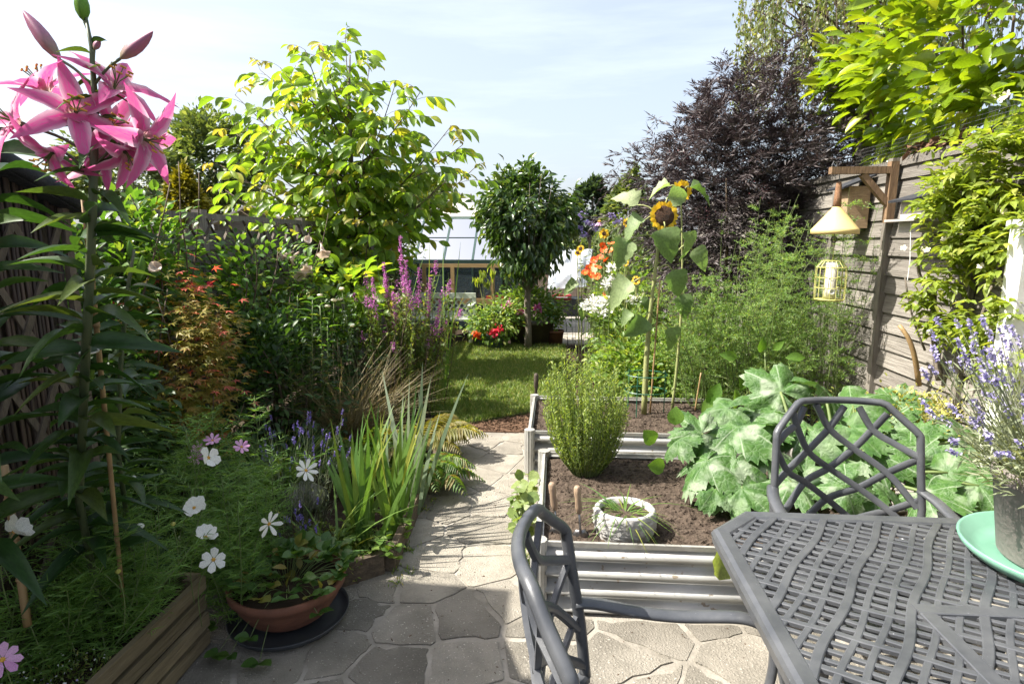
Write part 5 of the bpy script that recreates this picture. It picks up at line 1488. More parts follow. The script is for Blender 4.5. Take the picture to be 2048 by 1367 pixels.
# loosestrife
lo = thing("loosestrife_clump", "tall loosestrife with magenta flower spires left of the lawn", "loosestrife", (-1.37, 5.3, .05))
lrn = np.random.default_rng(29); mb = MB(); Ps, Ds, Fp, Fd = [], [], [], []
spires = [(800, 470, 1), (768, 525, .7), (838, 535, .75), (745, 555, .6), (860, 555, .8), (880, 600, .7), (820, 560, .8), (785, 585, .7), (742, 600, .5), (848, 640, .35), (770, 545, .6), (812, 520, .7), (900, 560, .25), (730, 545, .3), (872, 520, .2)]
for k in range(130):
    if k < len(spires):
        px, py, fl = spires[k]; Y = lrn.uniform(5.1, 5.5); T_ = at(px, py, Y)
    else:
        fl = lrn.choice([0, 0, .15]); T_ = np.array((lrn.normal(-1.37, .24), lrn.uniform(5.0, 5.6), lrn.uniform(.7, 1.3)))
    B = np.array((-1.37 + (T_[0] + 1.37) * .55, 5.3 + lrn.normal(0, .15), .05)); pts = curve(B, T_, 0, lrn.normal(0, .03, 3), 8); mb.tube(pts, [.004, .003, .0015], 4)
    d = unit(T_ - B); L = np.linalg.norm(T_ - B); zt = .42 * fl + .03
    for s in lrn.uniform(.05, max(.3, 1 - zt / L), 85): Ps.append(B + (T_ - B) * s); Ds.append(lrn.normal(0, 1, 3) + (0, 0, .5))
    if fl:
        for s in lrn.uniform(0, 1, int(300 * fl)): w = .012 + .02 * s; Fp.append(T_ - d * zt * s + np.append(lrn.normal(0, w * .5, 2), 0)); Fd.append(lrn.normal(0, 1, 3))
mb.build("stems", M_TWIG, lo, True, kind="stuff")
MB().leaves(frames(np.array(Ps), np.array(Ds), lrn.uniform(.035, .07, len(Ps)), lrn.uniform(.011, .018, len(Ps)), r=lrn), T_DIA).build("foliage", L_LOOSE, lo, True, kind="stuff")
MB().leaves(frames(np.array(Fp), np.array(Fd), lrn.uniform(.011, .022, len(Fp)), .011, r=lrn), T_DIA).build("flower_spires", P_LOOSE, lo, True, kind="stuff")
rd = thing("reed_tuft", "tall green reeds rising behind the loosestrife", "reeds", (-1.3, 5.8, .05))
n = 9; P = np.stack([rng.uniform(-1.7, -1.0, n), rng.uniform(5.65, 5.95, n), np.full(n, .05)], 1)
leaf_parts(rd, "blade", frames(P, np.stack([rng.normal(.1, .15, n), rng.normal(0, .1, n), np.ones(n)], 1), rng.uniform(1.1, 1.75, n), .015, up=(0, -1, 0), roll=.4), tpl_blade([.6, .9, 1, .9, .7, .05], .12), L_IRIS, 46)
# pale yellow scabious
scb = thing("scabious_plant", "pale yellow pincushion flowers above the dry grass", "scabious", (-1.6, 4.8, .05))
for px, py in ((683, 577), (668, 600), (680, 598), (655, 612), (705, 650), (640, 590)):
    P = at(px, py, 4.85); bm = bmesh.new(); bmesh.ops.create_icosphere(bm, subdivisions=2, radius=.024)
    for v in bm.verts: v.co *= rng.uniform(.8, 1.15); v.co.z *= .6
    me = bpy.data.meshes.new("flower"); bm.to_mesh(me); bm.free(); me.materials.append(P_CREAM); inst("flower", me, scb, Matrix.Translation(Vector(P)))
    MB().tube(curve(P, (-1.6 + rng.normal(0, .05), 4.85, .05), 0, rng.normal(0, .06, 3)), .0025, 4).build("flower_stem", M_STEM, scb, True)

# upright willow-leaved stems in front of the fence shade
wl_ = thing("willowherb_clump", "upright narrow leaved stems in the dim bed left of the dry grass", "willowherb", (-1.75, 4.5, .05))
Ps, Ds = [], []; mb = MB()
for px, py in ((562, 620), (595, 590), (612, 640), (640, 610), (575, 660), (545, 680), (625, 600), (590, 700), (655, 650)):
    T_ = at(px, py, rng.uniform(4.2, 4.8)); B = np.array((T_[0] + rng.normal(0, .04), T_[1], .05)); mb.tube(curve(B, T_), .004, 5)
    for s in np.linspace(.25, 1, 30): a = rng.uniform(0, 6.28); Ps.append(B + (T_ - B) * s); Ds.append((math.cos(a), math.sin(a), .7))
mb.build("stems", M_STEM, wl_, True, kind="stuff")
leaf_parts(wl_, "leaf", frames(np.array(Ps), np.array(Ds), rng.uniform(.07, .11, len(Ps)), .016), tpl_leaf([.8, 1, .8, .4], .5, .1), L_ROSE, 150)

# dim undergrowth, rose along the fence, Japanese maple
def shrub(name, label, cat, c, rad, n, L, W, tpl, m, clumps=60, spread=.2, most=0, shell=.45, group=None, droop=-.1, stems=6, r=None, part="foliage", zmin=.03, lower=1.0):
    t = thing(name, label, cat, (c[0], c[1], 0), group); r = r or rng
    P, D = clump_cloud(c, rad, n, clumps, spread, shell, r, zmin, lower)
    Ln = L * r.uniform(.7, 1.25, len(P)); A = frames(P, D + np.array((0, 0, droop)), Ln, Ln * W, roll=.5, r=r)
    if most: leaf_parts(t, "leaf", A, tpl, m, most, part)
    else: MB().leaves(A, tpl).build(part, m, t, True, kind="stuff")
    mb = MB()
    for _ in range(stems):
        e = np.array(c) + sphere_dirs(1, r)[0] * np.array(rad) * .75
        mb.tube(curve((c[0] + r.normal(0, .05), c[1] + r.normal(0, .05), 0), e, 0, r.normal(0, .08, 3), 7), [.014, .008, .003], 5)
    if stems: mb.build("branches", M_TWIG, t, True, kind="stuff")
    return t


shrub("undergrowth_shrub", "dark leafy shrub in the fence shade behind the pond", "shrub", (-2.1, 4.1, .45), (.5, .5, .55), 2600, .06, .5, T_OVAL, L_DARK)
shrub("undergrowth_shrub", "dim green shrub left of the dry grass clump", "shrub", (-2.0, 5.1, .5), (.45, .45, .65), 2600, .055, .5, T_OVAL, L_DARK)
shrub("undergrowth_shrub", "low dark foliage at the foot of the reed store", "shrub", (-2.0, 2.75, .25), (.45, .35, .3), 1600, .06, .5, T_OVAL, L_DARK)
for k, (c, rad, lab, n) in enumerate((((-2.5, 3.4, 1.35), (.26, .6, .45), "leafy climbing rose on the fence beside the reed store", 2300), ((-2.42, 4.8, 1.12), (.32, .8, .5), "leafy climbing rose on the fence behind the maple", 2600))):
    t = shrub("climbing_rose", lab, "rose", c, rad, n, .062, .62, T_OVAL, L_ROSE, 60, .22, 150)
    for q in range(7):
        y = c[1] + rng.uniform(-.7, .7); MB().tube(curve((c[0] + .05, y, .8), (c[0] + rng.uniform(0, .35), y + rng.uniform(-.3, .4), c[2] + rng.uniform(.3, .75)), 0, (.06, 0, .1)), [.007, .005, .003], 5).build("cane", M_TWIG, t, True)
for (px, py, Y, m), lab in zip(((310, 535, 3.1, P_BRUG), (615, 480, 4.9, P_BRUG), (222, 610, 2.95, P_RED), (420, 568, 3.9, P_RED)), range(4)):
    P = at(px, py, Y); h = flower(t, "rose_bloom", P, (.4, -.6, .3), 9, .035 if m is P_BRUG else .02, .035 if m is P_BRUG else .02, T_PETAL, m, m, .009, .8, .2)
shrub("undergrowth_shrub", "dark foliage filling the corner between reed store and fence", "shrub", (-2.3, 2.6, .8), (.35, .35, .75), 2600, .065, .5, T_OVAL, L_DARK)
mp_ = thing("maple_bush", "bronze and golden Japanese maple in dappled light behind the lily", "maple", (-2.15, 3.2, 0))
T_MAPLE = (np.array([(0, 0, 0)] + [q for a, l in ((-100, .55), (-50, .85), (0, 1), (50, .85), (100, .55)) for q in ((.32 * math.cos(R(a - 22)) * l + .05, .32 * math.sin(R(a - 22)) * l, .02), (l * math.cos(R(a)), l * math.sin(R(a)), -.08 * l), (.32 * math.cos(R(a + 22)) * l + .05, .32 * math.sin(R(a + 22)) * l, .02))]), [np.array([(0, 1 + 3 * k, 2 + 3 * k) for k in range(5)] + [(0, 2 + 3 * k, 3 + 3 * k) for k in range(5)])])
P, D = clump_cloud((-2.13, 3.2, .88), (.42, .42, .52), 2600, 60, .15, .4, rng, .1)
D[:, 2] = D[:, 2] * .2 - .25
red = (rng.random(len(P)) < .03) | ((P[:, 0] > -1.8) & (rng.random(len(P)) < .5)) | ((P[:, 2] > 1.33) & (rng.random(len(P)) < .4))
leaf_parts(mp_, "leaf", frames(P[~red], D[~red], .05, .05, roll=.35), T_MAPLE, L_MAPLE, 240); leaf_parts(mp_, "red_leaf", frames(P[red], D[red], .052, .052, roll=.35), T_MAPLE, L_MAPRED, 100, "red_leaves")
mb = MB()
for _ in range(14): e = np.array((-2.13, 3.2, .9)) + sphere_dirs(1)[0] * (.38, .38, .45); mb.tube(curve((-2.15, 3.2, 0), e, 0, rng.normal(0, .06, 3), 7), [.016, .008, .003], 5)
mb.build("branches", M_TWIG, mp_, True, kind="stuff")

# ---------------------------------------------------------------- young walnut tree
wr = np.random.default_rng(41)
wt = thing("walnut_tree", "young walnut tree with big sunlit leaflets above the left border", "tree", (-2.4, 7, 0))
trunk = np.array([(-2.4, 7, 0), (-2.42, 7, .9), (-2.4, 7, 1.7), (-2.38, 7, 2.5), (-2.37, 7, 3.2), at(700, 110, 7)])
mb = MB().tube(trunk, [.06, .05, .042, .03, .018, .008], 8)
mb.build("trunk", M_TRUNK, wt, True)
tips = [(690, 70), (645, 95), (610, 100), (560, 135), (520, 140), (470, 190), (740, 130), (790, 170), (840, 185), (925, 290), (950, 335), (880, 370), (905, 350), (900, 255), (460, 260), (440, 330), (450, 380), (500, 300), (560, 220), (620, 190), (690, 180), (760, 230), (810, 260), (540, 380), (480, 420), (560, 440), (600, 470), (540, 510), (660, 430), (720, 400), (770, 330), (850, 320), (690, 300), (600, 320), (640, 260), (820, 400), (870, 420), (700, 480), (640, 510), (590, 390), (740, 450), (780, 450), (660, 350), (510, 230), (730, 280), (580, 280)]
bmb = MB(); Ps, Ds, Ls, yg = [], [], [], []
for k, (px, py) in enumerate(tips):
    T_ = at(px, py, wr.uniform(6.3, 7.6)); zb = max(.75, T_[2] - wr.uniform(.5, 1.1)); B = np.array((np.interp(zb, trunk[:, 2], trunk[:, 0]), 7, zb))
    pts = curve(B, T_, 0, (0, 0, -.10), 9); bmb.tube(pts, [.013, .008, .004], 5)
    nl = 12
    for q in range(nl):
        s = .22 + .78 * q / (nl - 1); i = min(7, int(s * 8)); p = pts[i] + (pts[i + 1] - pts[i]) * (s * 8 - i)
        a = q * 2.4 + k; d = unit(np.array((math.cos(a), math.sin(a), .35)) + unit(T_ - B) * .5); RL = wr.uniform(.28, .44) * (1 if q < nl - 1 else .6)
        rp = np.array([p + d * RL * u + np.array((0, 0, -.35 * RL)) * u * u for u in np.linspace(0, 1, 5)]); bmb.tube(rp, .0025, 3, caps=False)
        side = unit(np.cross(d, (0, 0, 1)))
        young = (q == nl - 1)
        for u, w in ((.4, -1), (.42, 1), (.7, -1), (.72, 1), (1.0, 0)):
            c = p + d * RL * u + np.array((0, 0, -.35 * RL)) * u * u
            Ps.append(c); Ds.append(d * (.6 if w else 1) + side * w * .7 + (0, 0, -.75)); Ls.append((.13 + .06 * u) * wr.uniform(.8, 1.2) * (.6 if young else 1)); yg.append(young)
bmb.build("branches", M_TWIG, wt, True, kind="stuff")
Ps, Ds, Ls, yg = map(np.array, (Ps, Ds, Ls, yg)); ex = yg & (wr.random(len(yg)) < .8)
T_WAL = tpl_leaf([.6, .95, 1.0, .75], .3, .12)
A = frames(Ps, Ds, Ls, Ls * .43, roll=.75, r=wr)
leaf_parts(wt, "leaflet", pick(A, np.where(~ex)[0]), [T_WAL, tpl_leaf([.6, .95, 1.0, .75], .5, .16)], L_WAL, 300, "leaflets"); leaf_parts(wt, "young_leaflet", pick(A, np.where(ex)[0]), T_WAL, L_WALY, 120, "young_leaflets")
# pale trumpet flowers of the shrub below it
bs = shrub("trumpet_shrub", "broad leaved shrub with pale trumpet flowers under the walnut", "shrub", (-2.05, 5.55, 1.05), (.45, .35, .35), 240, .15, .5, T_WAL, L_WAL, 40, .25, 240)
for px, py, A_ in ((585, 515, (-.4, -.5, -.5)), (612, 535, (.2, -.7, -.4)), (600, 545, (.1, -.6, -.6)), (645, 500, (.3, -.4, -.7)), (570, 510, (-.6, -.4, -.3))):
    P = at(px, py, 5.15); A_ = unit(A_); e1 = unit(np.cross(A_, (0, 0, 1))); e2 = np.cross(A_, e1)
    M = Matrix(np.column_stack([np.append(e1, 0), np.append(e2, 0), np.append(A_, 0), np.append(P - A_ * .05, 1)]).tolist())
    th = np.arange(20) * 2 * math.pi / 20; V = []
    for r0, z in ((.006, -.03), (.010, .0), (.018, .05), (.034, .085), (.055, .10), (.06, .092)): V.append(np.stack([r0 * (1 + .16 * (r0 > .03) * np.cos(5 * th)) * np.cos(th), r0 * (1 + .16 * (r0 > .03) * np.cos(5 * th)) * np.sin(th), np.full(20, z)], 1))
    i = np.arange(5)[:, None] * 20; j = np.arange(20)[None]; k = (j + 1) % 20
    MB().raw(np.concatenate(V), np.stack([i + j, i + k, i + 20 + k, i + 20 + j], -1).reshape(-1, 4)).build("trumpet_flower", P_BRUG, bs, True, M)

# ---------------------------------------------------------------- little standard tree by the lawn
sr_ = np.random.default_rng(51)
sx, sy = -.40, 8.62
stt = thing("standard_tree", "little round headed tree with drooping dark leaves at the lawn's end", "tree", (sx, sy, 0))
MB().tube([(sx, sy, 0), (sx + .005, sy, .3), (sx - .01, sy, .7), (sx, sy, 1.05), (sx - .01, sy, 1.4)], [.062, .05, .048, .045, .03], 10).build("trunk", M_TRUNK, stt, True)
mb = MB()
for k in range(22):
    a = k * 2.4; e = np.array((sx + .62 * math.cos(a) * sr_.uniform(.4, 1), sy + .6 * math.sin(a) * sr_.uniform(.4, 1), sr_.uniform(1.5, 2.45)))
    mb.tube(curve((sx, sy, sr_.uniform(.82, 1.2)), e, 0, (0, 0, -.05), 8), [.022, .012, .004], 6)
mb.build("limbs", M_TRUNK, stt, True, kind="stuff")
P, D = clump_cloud((sx - .02, sy, 1.84), (.60, .60, .62), 5200, 80, .17, .55, sr_, 1.02, 1.0)
D = D * .8 + np.array((0, 0, -.55)) * (P[:, 2] < 2.3)[:, None] + sr_.normal(0, .4, P.shape)
Ln = sr_.uniform(.085, .135, len(P))
leaf_parts(stt, "leaf", frames(P, D, Ln, Ln * .44, roll=.9, r=sr_), tpl_leaf([.75, 1, .7], .35, .14), L_STD, 280, "crown")

# pots' plants
def pot_plant(t, c, rad, n, L, m, fm, fl, fsize):
    P, D = clump_cloud(c, rad, n, 26, .25, .4)
    MB().leaves(frames(P, D, L * rng.uniform(.7, 1.2, len(P)), L * .55), T_OVAL).build("foliage", m, t, True, kind="stuff")
    for (px, py, Y), q, fmm in fl:
        C = at(px, py, Y); N = 60; Pp = C + rng.normal(0, 1, (N, 3)) * q * (1, .6, .9)
        MB().leaves(frames(Pp, rng.normal(0, 1, (N, 3)), fsize, fsize), T_OVAL).build("flower_head", fmm, t, True, kind="stuff")
pot_plant(PT1, (-.85, 8.6, .48), (.34, .28, .3), 900, .07, L_BED, P_RED, [((988, 665, 8.35), .035, P_RED), ((996, 660, 8.35), .03, P_RED), ((953, 668, 8.35), .025, P_ORG)], .035)
pot_plant(PT2, (-1.12, 8.75, .42), (.2, .2, .25), 500, .06, L_BED, P_RED, [], .03)
pot_plant(PT3, (-.45, 9.05, .62), (.52, .36, .26), 1300, .08, L_STRAWL, P_MAG, [((1018, 610, 8.8), .035, P_MAG), ((1012, 618, 8.8), .03, P_MAG), ((1040, 625, 8.7), .03, P_MAG), ((1075, 615, 8.7), .03, P_MAG)], .04)
pot_plant(PT4, (.0, 9.02, .42), (.16, .16, .2), 360, .06, L_BED, P_RED, [], .03)
tl = thing("seedhead_plant", "tall pale seed stems with hanging heads beside the greenhouse", "plant", (-.95, 9.0, 0))
for px, py in ((965, 545), (975, 560), (985, 540), (955, 555)):
    T_ = at(px, py, 9.0); MB().tube(curve((T_[0] + rng.normal(.08, .05), 9.0, .1), T_, 0, rng.normal(0, .03, 3)), .007, 5).build("stem", M_SUNSTEM, tl, True)
    P = T_ + rng.normal(0, .03, (14, 3)); MB().leaves(frames(P, rng.normal(0, .3, (14, 3)) + (0, 0, -1), .1, .035), T_OVAL).build("hanging_head", L_JAS, tl, True, kind="stuff")

# ---------------------------------------------------------------- rosemary
rr2 = np.random.default_rng(61)
rc = np.array((.185, 3.27, BH - .05))
rm = thing("rosemary_bush", "upright bright green rosemary bush in the near raised bed", "rosemary", rc)
Ps, Ds = [], []; mb = MB()
for k in range(230):
    a = rr2.uniform(0, 6.283); q = math.sqrt(rr2.random())
    B = rc + (.07 * q * math.cos(a), .06 * q * math.sin(a), 0)
    hgt = rr2.uniform(.42, .82) * (1 - .22 * q); T_ = rc + (.25 * q * math.cos(a) - .01, .21 * q * math.sin(a), hgt)
    pts = curve(B, T_, 0, (.03 * math.cos(a), .03 * math.sin(a), -.02), 8); mb.tube(pts, [.003, .002, .001], 3, caps=False)
    for s in np.linspace(.12, 1, 62):
        i = min(6, int(s * 7)); p = pts[i] + (pts[i + 1] - pts[i]) * (s * 7 - i); Ps.append(p); az = rr2.uniform(0, 6.28); Ds.append((math.cos(az), math.sin(az), 1.0))
mb.build("stems", M_STEM, rm, True, kind="stuff")
MB().leaves(frames(np.array(Ps), np.array(Ds), rr2.uniform(.02, .033, len(Ps)), .0062, roll=1, r=rr2), T_DIA).build("needles", L_ROSEM, rm, True, kind="stuff")

# nasturtium at the bed corner
na = thing("nasturtium_plant", "pale round leaved plant at the near bed's outer left corner", "nasturtium", (-.14, 3.0, 0))
cs_ = []
mb = MB()
for _ in range(64):
    c = np.array((rng.uniform(-.22, -.10), rng.uniform(2.75, 3.25), rng.uniform(.05, .36))); cs_.append(c)
    mb.tube(curve((-.14, 3.0, 0), c, 0, (0, 0, .03), 5), .0016, 4)
mb.build("stalks", M_STEM, na, True, kind="stuff")
th = np.linspace(0, 2 * math.pi, 13)[:-1]; T_ROUND = (np.array([(0, 0, 0)] + [((.5 + .05 * math.cos(5 * t)) * math.cos(t), (.5 + .05 * math.cos(5 * t)) * math.sin(t), .06 + .04 * math.sin(3 * t)) for t in th]), [np.array([(0, 1 + k, 1 + (k + 1) % 12) for k in range(12)])])
leaf_parts(na, "leaf", frames(np.array(cs_), rng.normal(0, 1, (64, 3)) + (-.2, -.5, 0), .062, .062, up=(-.5, -.5, .8), roll=.3), T_ROUND, L_NAS, 70)

# ---------------------------------------------------------------- courgette
def lobed_leaf(seed, lobes=5, droop=.35):
    r = np.random.default_rng(seed); n = 60; V = [(0, 0, 0)]; rings = (.25, .5, .75, 1.0)
    ph = r.uniform(0, 6.28)
    for q in rings:
        for k in range(n):
            a = -math.pi * .93 + 2 * math.pi * .93 * k / (n - 1)
            lob = 1 - .42 * q * (1 - abs(math.cos(a * lobes / 2 * .9))) ** 1.2
            R0 = .5 * (.80 + .30 * math.cos(a / 2)) * lob
            if q == 1.0: R0 *= 1 + .07 * (1 if k % 2 else -1) + r.normal(0, .025)
            x, y = q * R0 * math.cos(a), q * R0 * math.sin(a)
            z = -droop * (q * R0 * 2) ** 2 * .5 + .05 * q * math.sin(a * lobes + ph) + r.normal(0, .010) * q + .06 * math.sin(2 * a + ph) * q
            V.append((x, y, z))
    F = [(0, 1 + k, 2 + k) for k in range(n - 1)]
    for i in range(3): F += [(1 + i * n + k, 1 + (i + 1) * n + k, 2 + (i + 1) * n + k, 2 + i * n + k) for k in range(n - 1)]
    return MB().raw(V, F).mesh("leaf", L_COURG)


CL = [lobed_leaf(s, dr, d) for s, dr, d in ((1, 5, .3), (2, 6, .45), (3, 5, .55), (4, 7, .35))]
cg = thing("courgette_plant", "large courgette with silvery mottled leaves filling the bed behind the chair", "courgette", (1.25, 3.0, BH - .05))
crg = np.random.default_rng(71)
leaves = [(1450, 880, 2.95, .36), (1535, 775, 3.3, .34), (1395, 950, 2.8, .30), (1480, 1010, 2.66, .26), (1420, 1000, 2.7, .2), (1700, 800, 3.35, .34), (1610, 850, 3.15, .32), (1640, 900, 2.95, .30), (1720, 880, 2.95, .30), (1790, 850, 3.2, .3),
          (1860, 930, 2.95, .32), (1930, 960, 2.8, .30), (1880, 1005, 2.68, .28), (1600, 990, 2.68, .26), (1745, 985, 2.72, .27), (1680, 960, 2.8, .26), (1850, 880, 3.2, .3), (1345, 900, 2.95, .2), (1560, 930, 2.85, .28), (1500, 830, 3.15, .3), (1640, 780, 3.4, .3), (1780, 930, 2.85, .28), (1940, 890, 3.1, .28), (1800, 800, 3.45, .26), (1540, 870, 3.0, .26), (1380, 880, 2.95, .24), (1460, 950, 2.8, .26), (1990, 990, 2.7, .26), (1700, 1010, 2.62, .24), (1430, 830, 3.1, .26)]
base = np.array((1.3, 3.0, BH - .03)); bxs = [np.array((x, 3.0, BH - .03)) for x in (1.02, 1.3, 1.5)]
for q, (px, py, Y, s) in enumerate(leaves):
    P = at(px, py, Y); P[2] = max(P[2], BH + .03); b0 = min(bxs, key=lambda b: abs(b[0] - P[0]))
    out = unit((P - b0) * (1, 1, 0) + (0, -.05, 0)); nrm = unit(np.array((-.25, -.45, .85)) + crg.normal(0, .34, 3)); D = unit(out - nrm * np.dot(out, nrm)); S = np.cross(nrm, D); s *= 1.18; P = P - D * s * .2 + (0, 0, .03)
    M = Matrix(np.column_stack([np.append(D * s, 0), np.append(S * s, 0), np.append(nrm * s, 0), np.append(P, 1)]).tolist())
    inst("leaf", CL[q % 4], cg, M)
    MB().tube(curve(b0 + crg.normal(0, .03, 3) * (1, 1, 0), P - nrm * .004, 0, (0, 0, .06), 8), [.012, .010, .007], 7).build("petiole", M_STEM, cg, True)
MB().lathe([(0, 0), (.018, .005), (.026, .05), (.024, .16), (.014, .21), (0, .215)], n=12).build("courgette_fruit", L_DARK, cg, True, Matrix.Translation((1.15, 2.75, BH + .12)) @ Matrix.Rotation(R(65), 4, 'Y'))
hl = at(1448, 1120, 2.35); T_HANG = tpl_leaf([.5, .9, 1.0, .8, .6], .2, .25, .05)
leaf_parts(cg, "yellowing_leaf", frames(hl + (0, 0, .12), (-.05, -.1, -1), .22, .10, up=(0, -1, 0), roll=.1), T_HANG, L_NAS, 5)
leaf_parts(cg, "young_leaf", frames([at(1350, 850, 2.98), at(1310, 885, 2.98), at(1330, 930, 2.9)], [(.0, -.1, 1), (-.5, -.3, .6), (-.7, -.4, .1)], .1, .085, up=(0, -1, .2), roll=.2), T_STRAW, L_PEP, 5)
# pepper plant
pp = thing("pepper_plant", "glossy pepper plant rising behind the courgette", "pepper", (1.35, 3.75, .0))
Ps, Ds, Ls = [], [], []
for px, py, d, L in ((1500, 735, (-.35, -.3, -.85), .15), (1555, 735, (.3, -.3, -.85), .16), (1475, 715, (-.7, -.3, .2), .12), (1520, 705, (.0, -.4, .6), .11), (1570, 715, (.8, -.2, .1), .12), (1545, 700, (.3, -.5, .5), .09), (1440, 765, (-.4, -.3, -.7), .17), (1430, 790, (-.5, -.4, -.7), .16), (1470, 775, (.1, -.4, -.9), .14), (1535, 760, (.1, -.4, -.9), .14), (1590, 760, (.6, -.2, -.6), .13)):
    Ps.append(at(px, py, 3.72)); Ds.append(d); Ls.append(L)
leaf_parts(pp, "leaf", frames(np.array(Ps), np.array(Ds), np.array(Ls), np.array(Ls) * .52, up=(0, -.9, .5), roll=.25), T_OVAL5, L_PEP, 20)
MB().tube(curve((1.3, 3.75, .0), at(1530, 705, 3.72), 0, (.03, 0, 0)), [.008, .006, .004], 6).build("stem", M_STEM, pp, True); MB().tube(curve((1.3, 3.75, .4), at(1450, 765, 3.72), 0, (0, 0, .04)), [.006, .004], 6).build("side_stem", M_STEM, pp, True)

# ---------------------------------------------------------------- sunflowers and the flower border on the right
T_SUNL = tpl_leaf([.9, 1.15, 1.0, 1.04, .76, .7, .35], .75, .28, .035)


def sunflower(label, base, head, face, disc, petal, npet, leaves, stem_r, bend=(0, 0, 0)):
    t = thing("sunflower_plant", label, "sunflower", base)
    base, head, face = np.array(base, float), np.array(head, float), unit(face)
    MB().tube(curve(base, head - face * disc * .4, 0, bend, 12), [stem_r, stem_r * .9, stem_r * .55, stem_r * .5], 9).build("stem", M_SUNSTEM, t, True)
    h = flower(t, "flower_head", head, face, npet, petal, petal * .42, T_PETAL, P_SUN, M_SUNDISC, disc, 1.35, .1, None, .22, .28)
    # green back of the head
    n = 26; a = np.arange(n) * 6.283 / n; e1 = unit(np.cross(face, (0, 0, 1))); e2 = np.cross(face, e1)
    rad = np.cos(a)[:, None] * e1 + np.sin(a)[:, None] * e2
    MB().leaves(frames(head - face * disc * .2 + rad * disc * .6, rad - face * .1, disc * .75, disc * .4, up=face, roll=.2), T_OVAL).build("sepals", L_JAS, t, True, kind="stuff")
    for px, py, Y, d, L in leaves:
        P = at(px, py, Y); s = np.clip((P[2] - base[2]) / (head[2] - base[2]), .1, .97); q = base + (head - base) * s
        A = frames(P, d, L, L * .82, up=(0, -.6, .7), roll=.35)
        A[4][:] *= 1.15; A[5][:] *= 1.1; leaf_parts(t, "leaf", A, T_SUNL, L_SUN, 5)
        MB().tube(curve(q, P, 0, (0, 0, .04), 6), [.007, .005], 5).build("petiole", M_SUNSTEM, t, True)
    return t


hd = at(1328, 432, 4.5)
sunflower("tallest sunflower with large drooping dark centred head", (.70, 4.58, .27), hd, (.05, -.95, .05), .078, .072, 26,
          [(1330, 455, 4.45, (.15, -.3, -.9), .2), (1365, 465, 4.5, (.4, 0, -.8), .17), (1290, 440, 4.5, (-.8, -.2, -.35), .17), (1260, 480, 4.5, (-.5, -.2, -.8), .18), (1335, 395, 4.55, (.8, 0, .1), .15), (1345, 540, 4.5, (.35, -.2, -.85), .17), (1265, 565, 4.5, (-.75, -.2, -.5), .2), (1335, 655, 4.5, (.4, -.2, -.9), .15), (1290, 635, 4.5, (-.6, -.3, -.75), .16), (1275, 410, 4.55, (-.7, 0, .5), .16)], .023, (-.025, 0, 0))
sunflower("second sunflower just above and behind the tallest one", (.93, 4.66, .27), at(1363, 382, 4.68), (.1, -.95, .1), .045, .062, 20, [(1380, 375, 4.68, (.9, 0, -.1), .16), (1340, 372, 4.68, (-.9, 0, .0), .13), (1385, 500, 4.68, (.6, -.3, -.6), .15), (1360, 590, 4.68, (.3, -.4, -.8), .15)], .012, (.04, 0, 0))
for q, (px, py, Y, L) in enumerate(((1208, 467, 6.6, .04), (1161, 497, 7.2, .03), (1155, 505, 7.25, .03), (1255, 445, 6.2, .035), (1250, 525, 6.0, .025), (1272, 560, 5.9, .03))):
    h_ = at(px, py, Y)
    sunflower(("small yellow sunflower standing above the orange blooms", "small yellow sunflower farthest along the path, upper of two", "small yellow sunflower farthest along the path, lower of two", "small yellow sunflower beside the tall sunflower's left leaves", "tiny yellow sunflower right of the orange blooms", "fading yellow sunflower low beside the tall stem")[q], (h_[0] + .05, Y + .1, .02), h_, (-.3, -.85, .15), .025, L * 1.15, 16,
              [(px + 8, py + 40, Y, (.6, -.3, -.4), .12), (px - 8, py + 65, Y, (-.6, -.3, -.4), .13), (px + 5, py + 105, Y, (.3, -.5, -.6), .15)], .009)
brg2 = np.random.default_rng(81)
for lab, c, rad, n in (("leafy border plants beneath the white phlox", (.86, 6.5, .5), (.4, .65, .5), 3600), ("leafy border plants under the orange blooms", (.9, 7.6, .65), (.4, .6, .62), 3000), ("leafy plants at the tall sunflower's left", (.75, 5.6, .32), (.35, .45, .34), 2400)):
    shrub("border_plant", lab, "border plant", c, rad, n, .075, .48, T_OVAL, L_BED, 70, .2, 60, .4, "leafy plants of the right border", -.05, 10, brg2, lower=.9)
ob = thing("orange_flower_plant", "cluster of orange red blooms halfway down the right border", "flower", (.75, 6.7, 0))
for px, py in ((1205, 492), (1222, 488), (1200, 515), (1188, 520), (1213, 520), (1235, 512), (1245, 518), (1195, 535), (1178, 535), (1170, 545), (1182, 550), (1196, 553), (1208, 500), (1240, 505), (1213, 588), (1185, 530), (1225, 500)):
    P = at(px, py, brg2.uniform(6.4, 7.0)); flower(ob, "flower", P, brg2.normal(0, .3, 3) + (-.2, -.7, .5), 8, .042, .03, T_PETAL, P_ORG, P_EYE, .012, 1.1, .3, brg2)
    MB().tube(curve((P[0] * .9 + .08, P[1] + .1, .3), P, 0, brg2.normal(0, .02, 3)), .003, 4).build("flower_stem", M_STEM, ob, True)
def puff(t, spots, m, q, fs, n=46):
    for px, py, Y in spots:
        C = at(px, py, Y); P = C + brg2.normal(0, 1, (n, 3)) * (q, q, q * .55)
        MB().leaves(frames(P, brg2.normal(0, .6, (n, 3)) + (-.2, -.4, .4), fs, fs * .9), T_OVAL).build("flower_head", m, t, True, kind="stuff")
        MB().tube(curve((C[0] + brg2.normal(0, .05), Y + .1, .05), C, 0, brg2.normal(0, .02, 3)), .003, 4).build("flower_stem", M_STEM, t, True)
ph = thing("phlox_plant", "white phlox heads over the right border beside the path", "phlox", (.6, 6.4, 0))
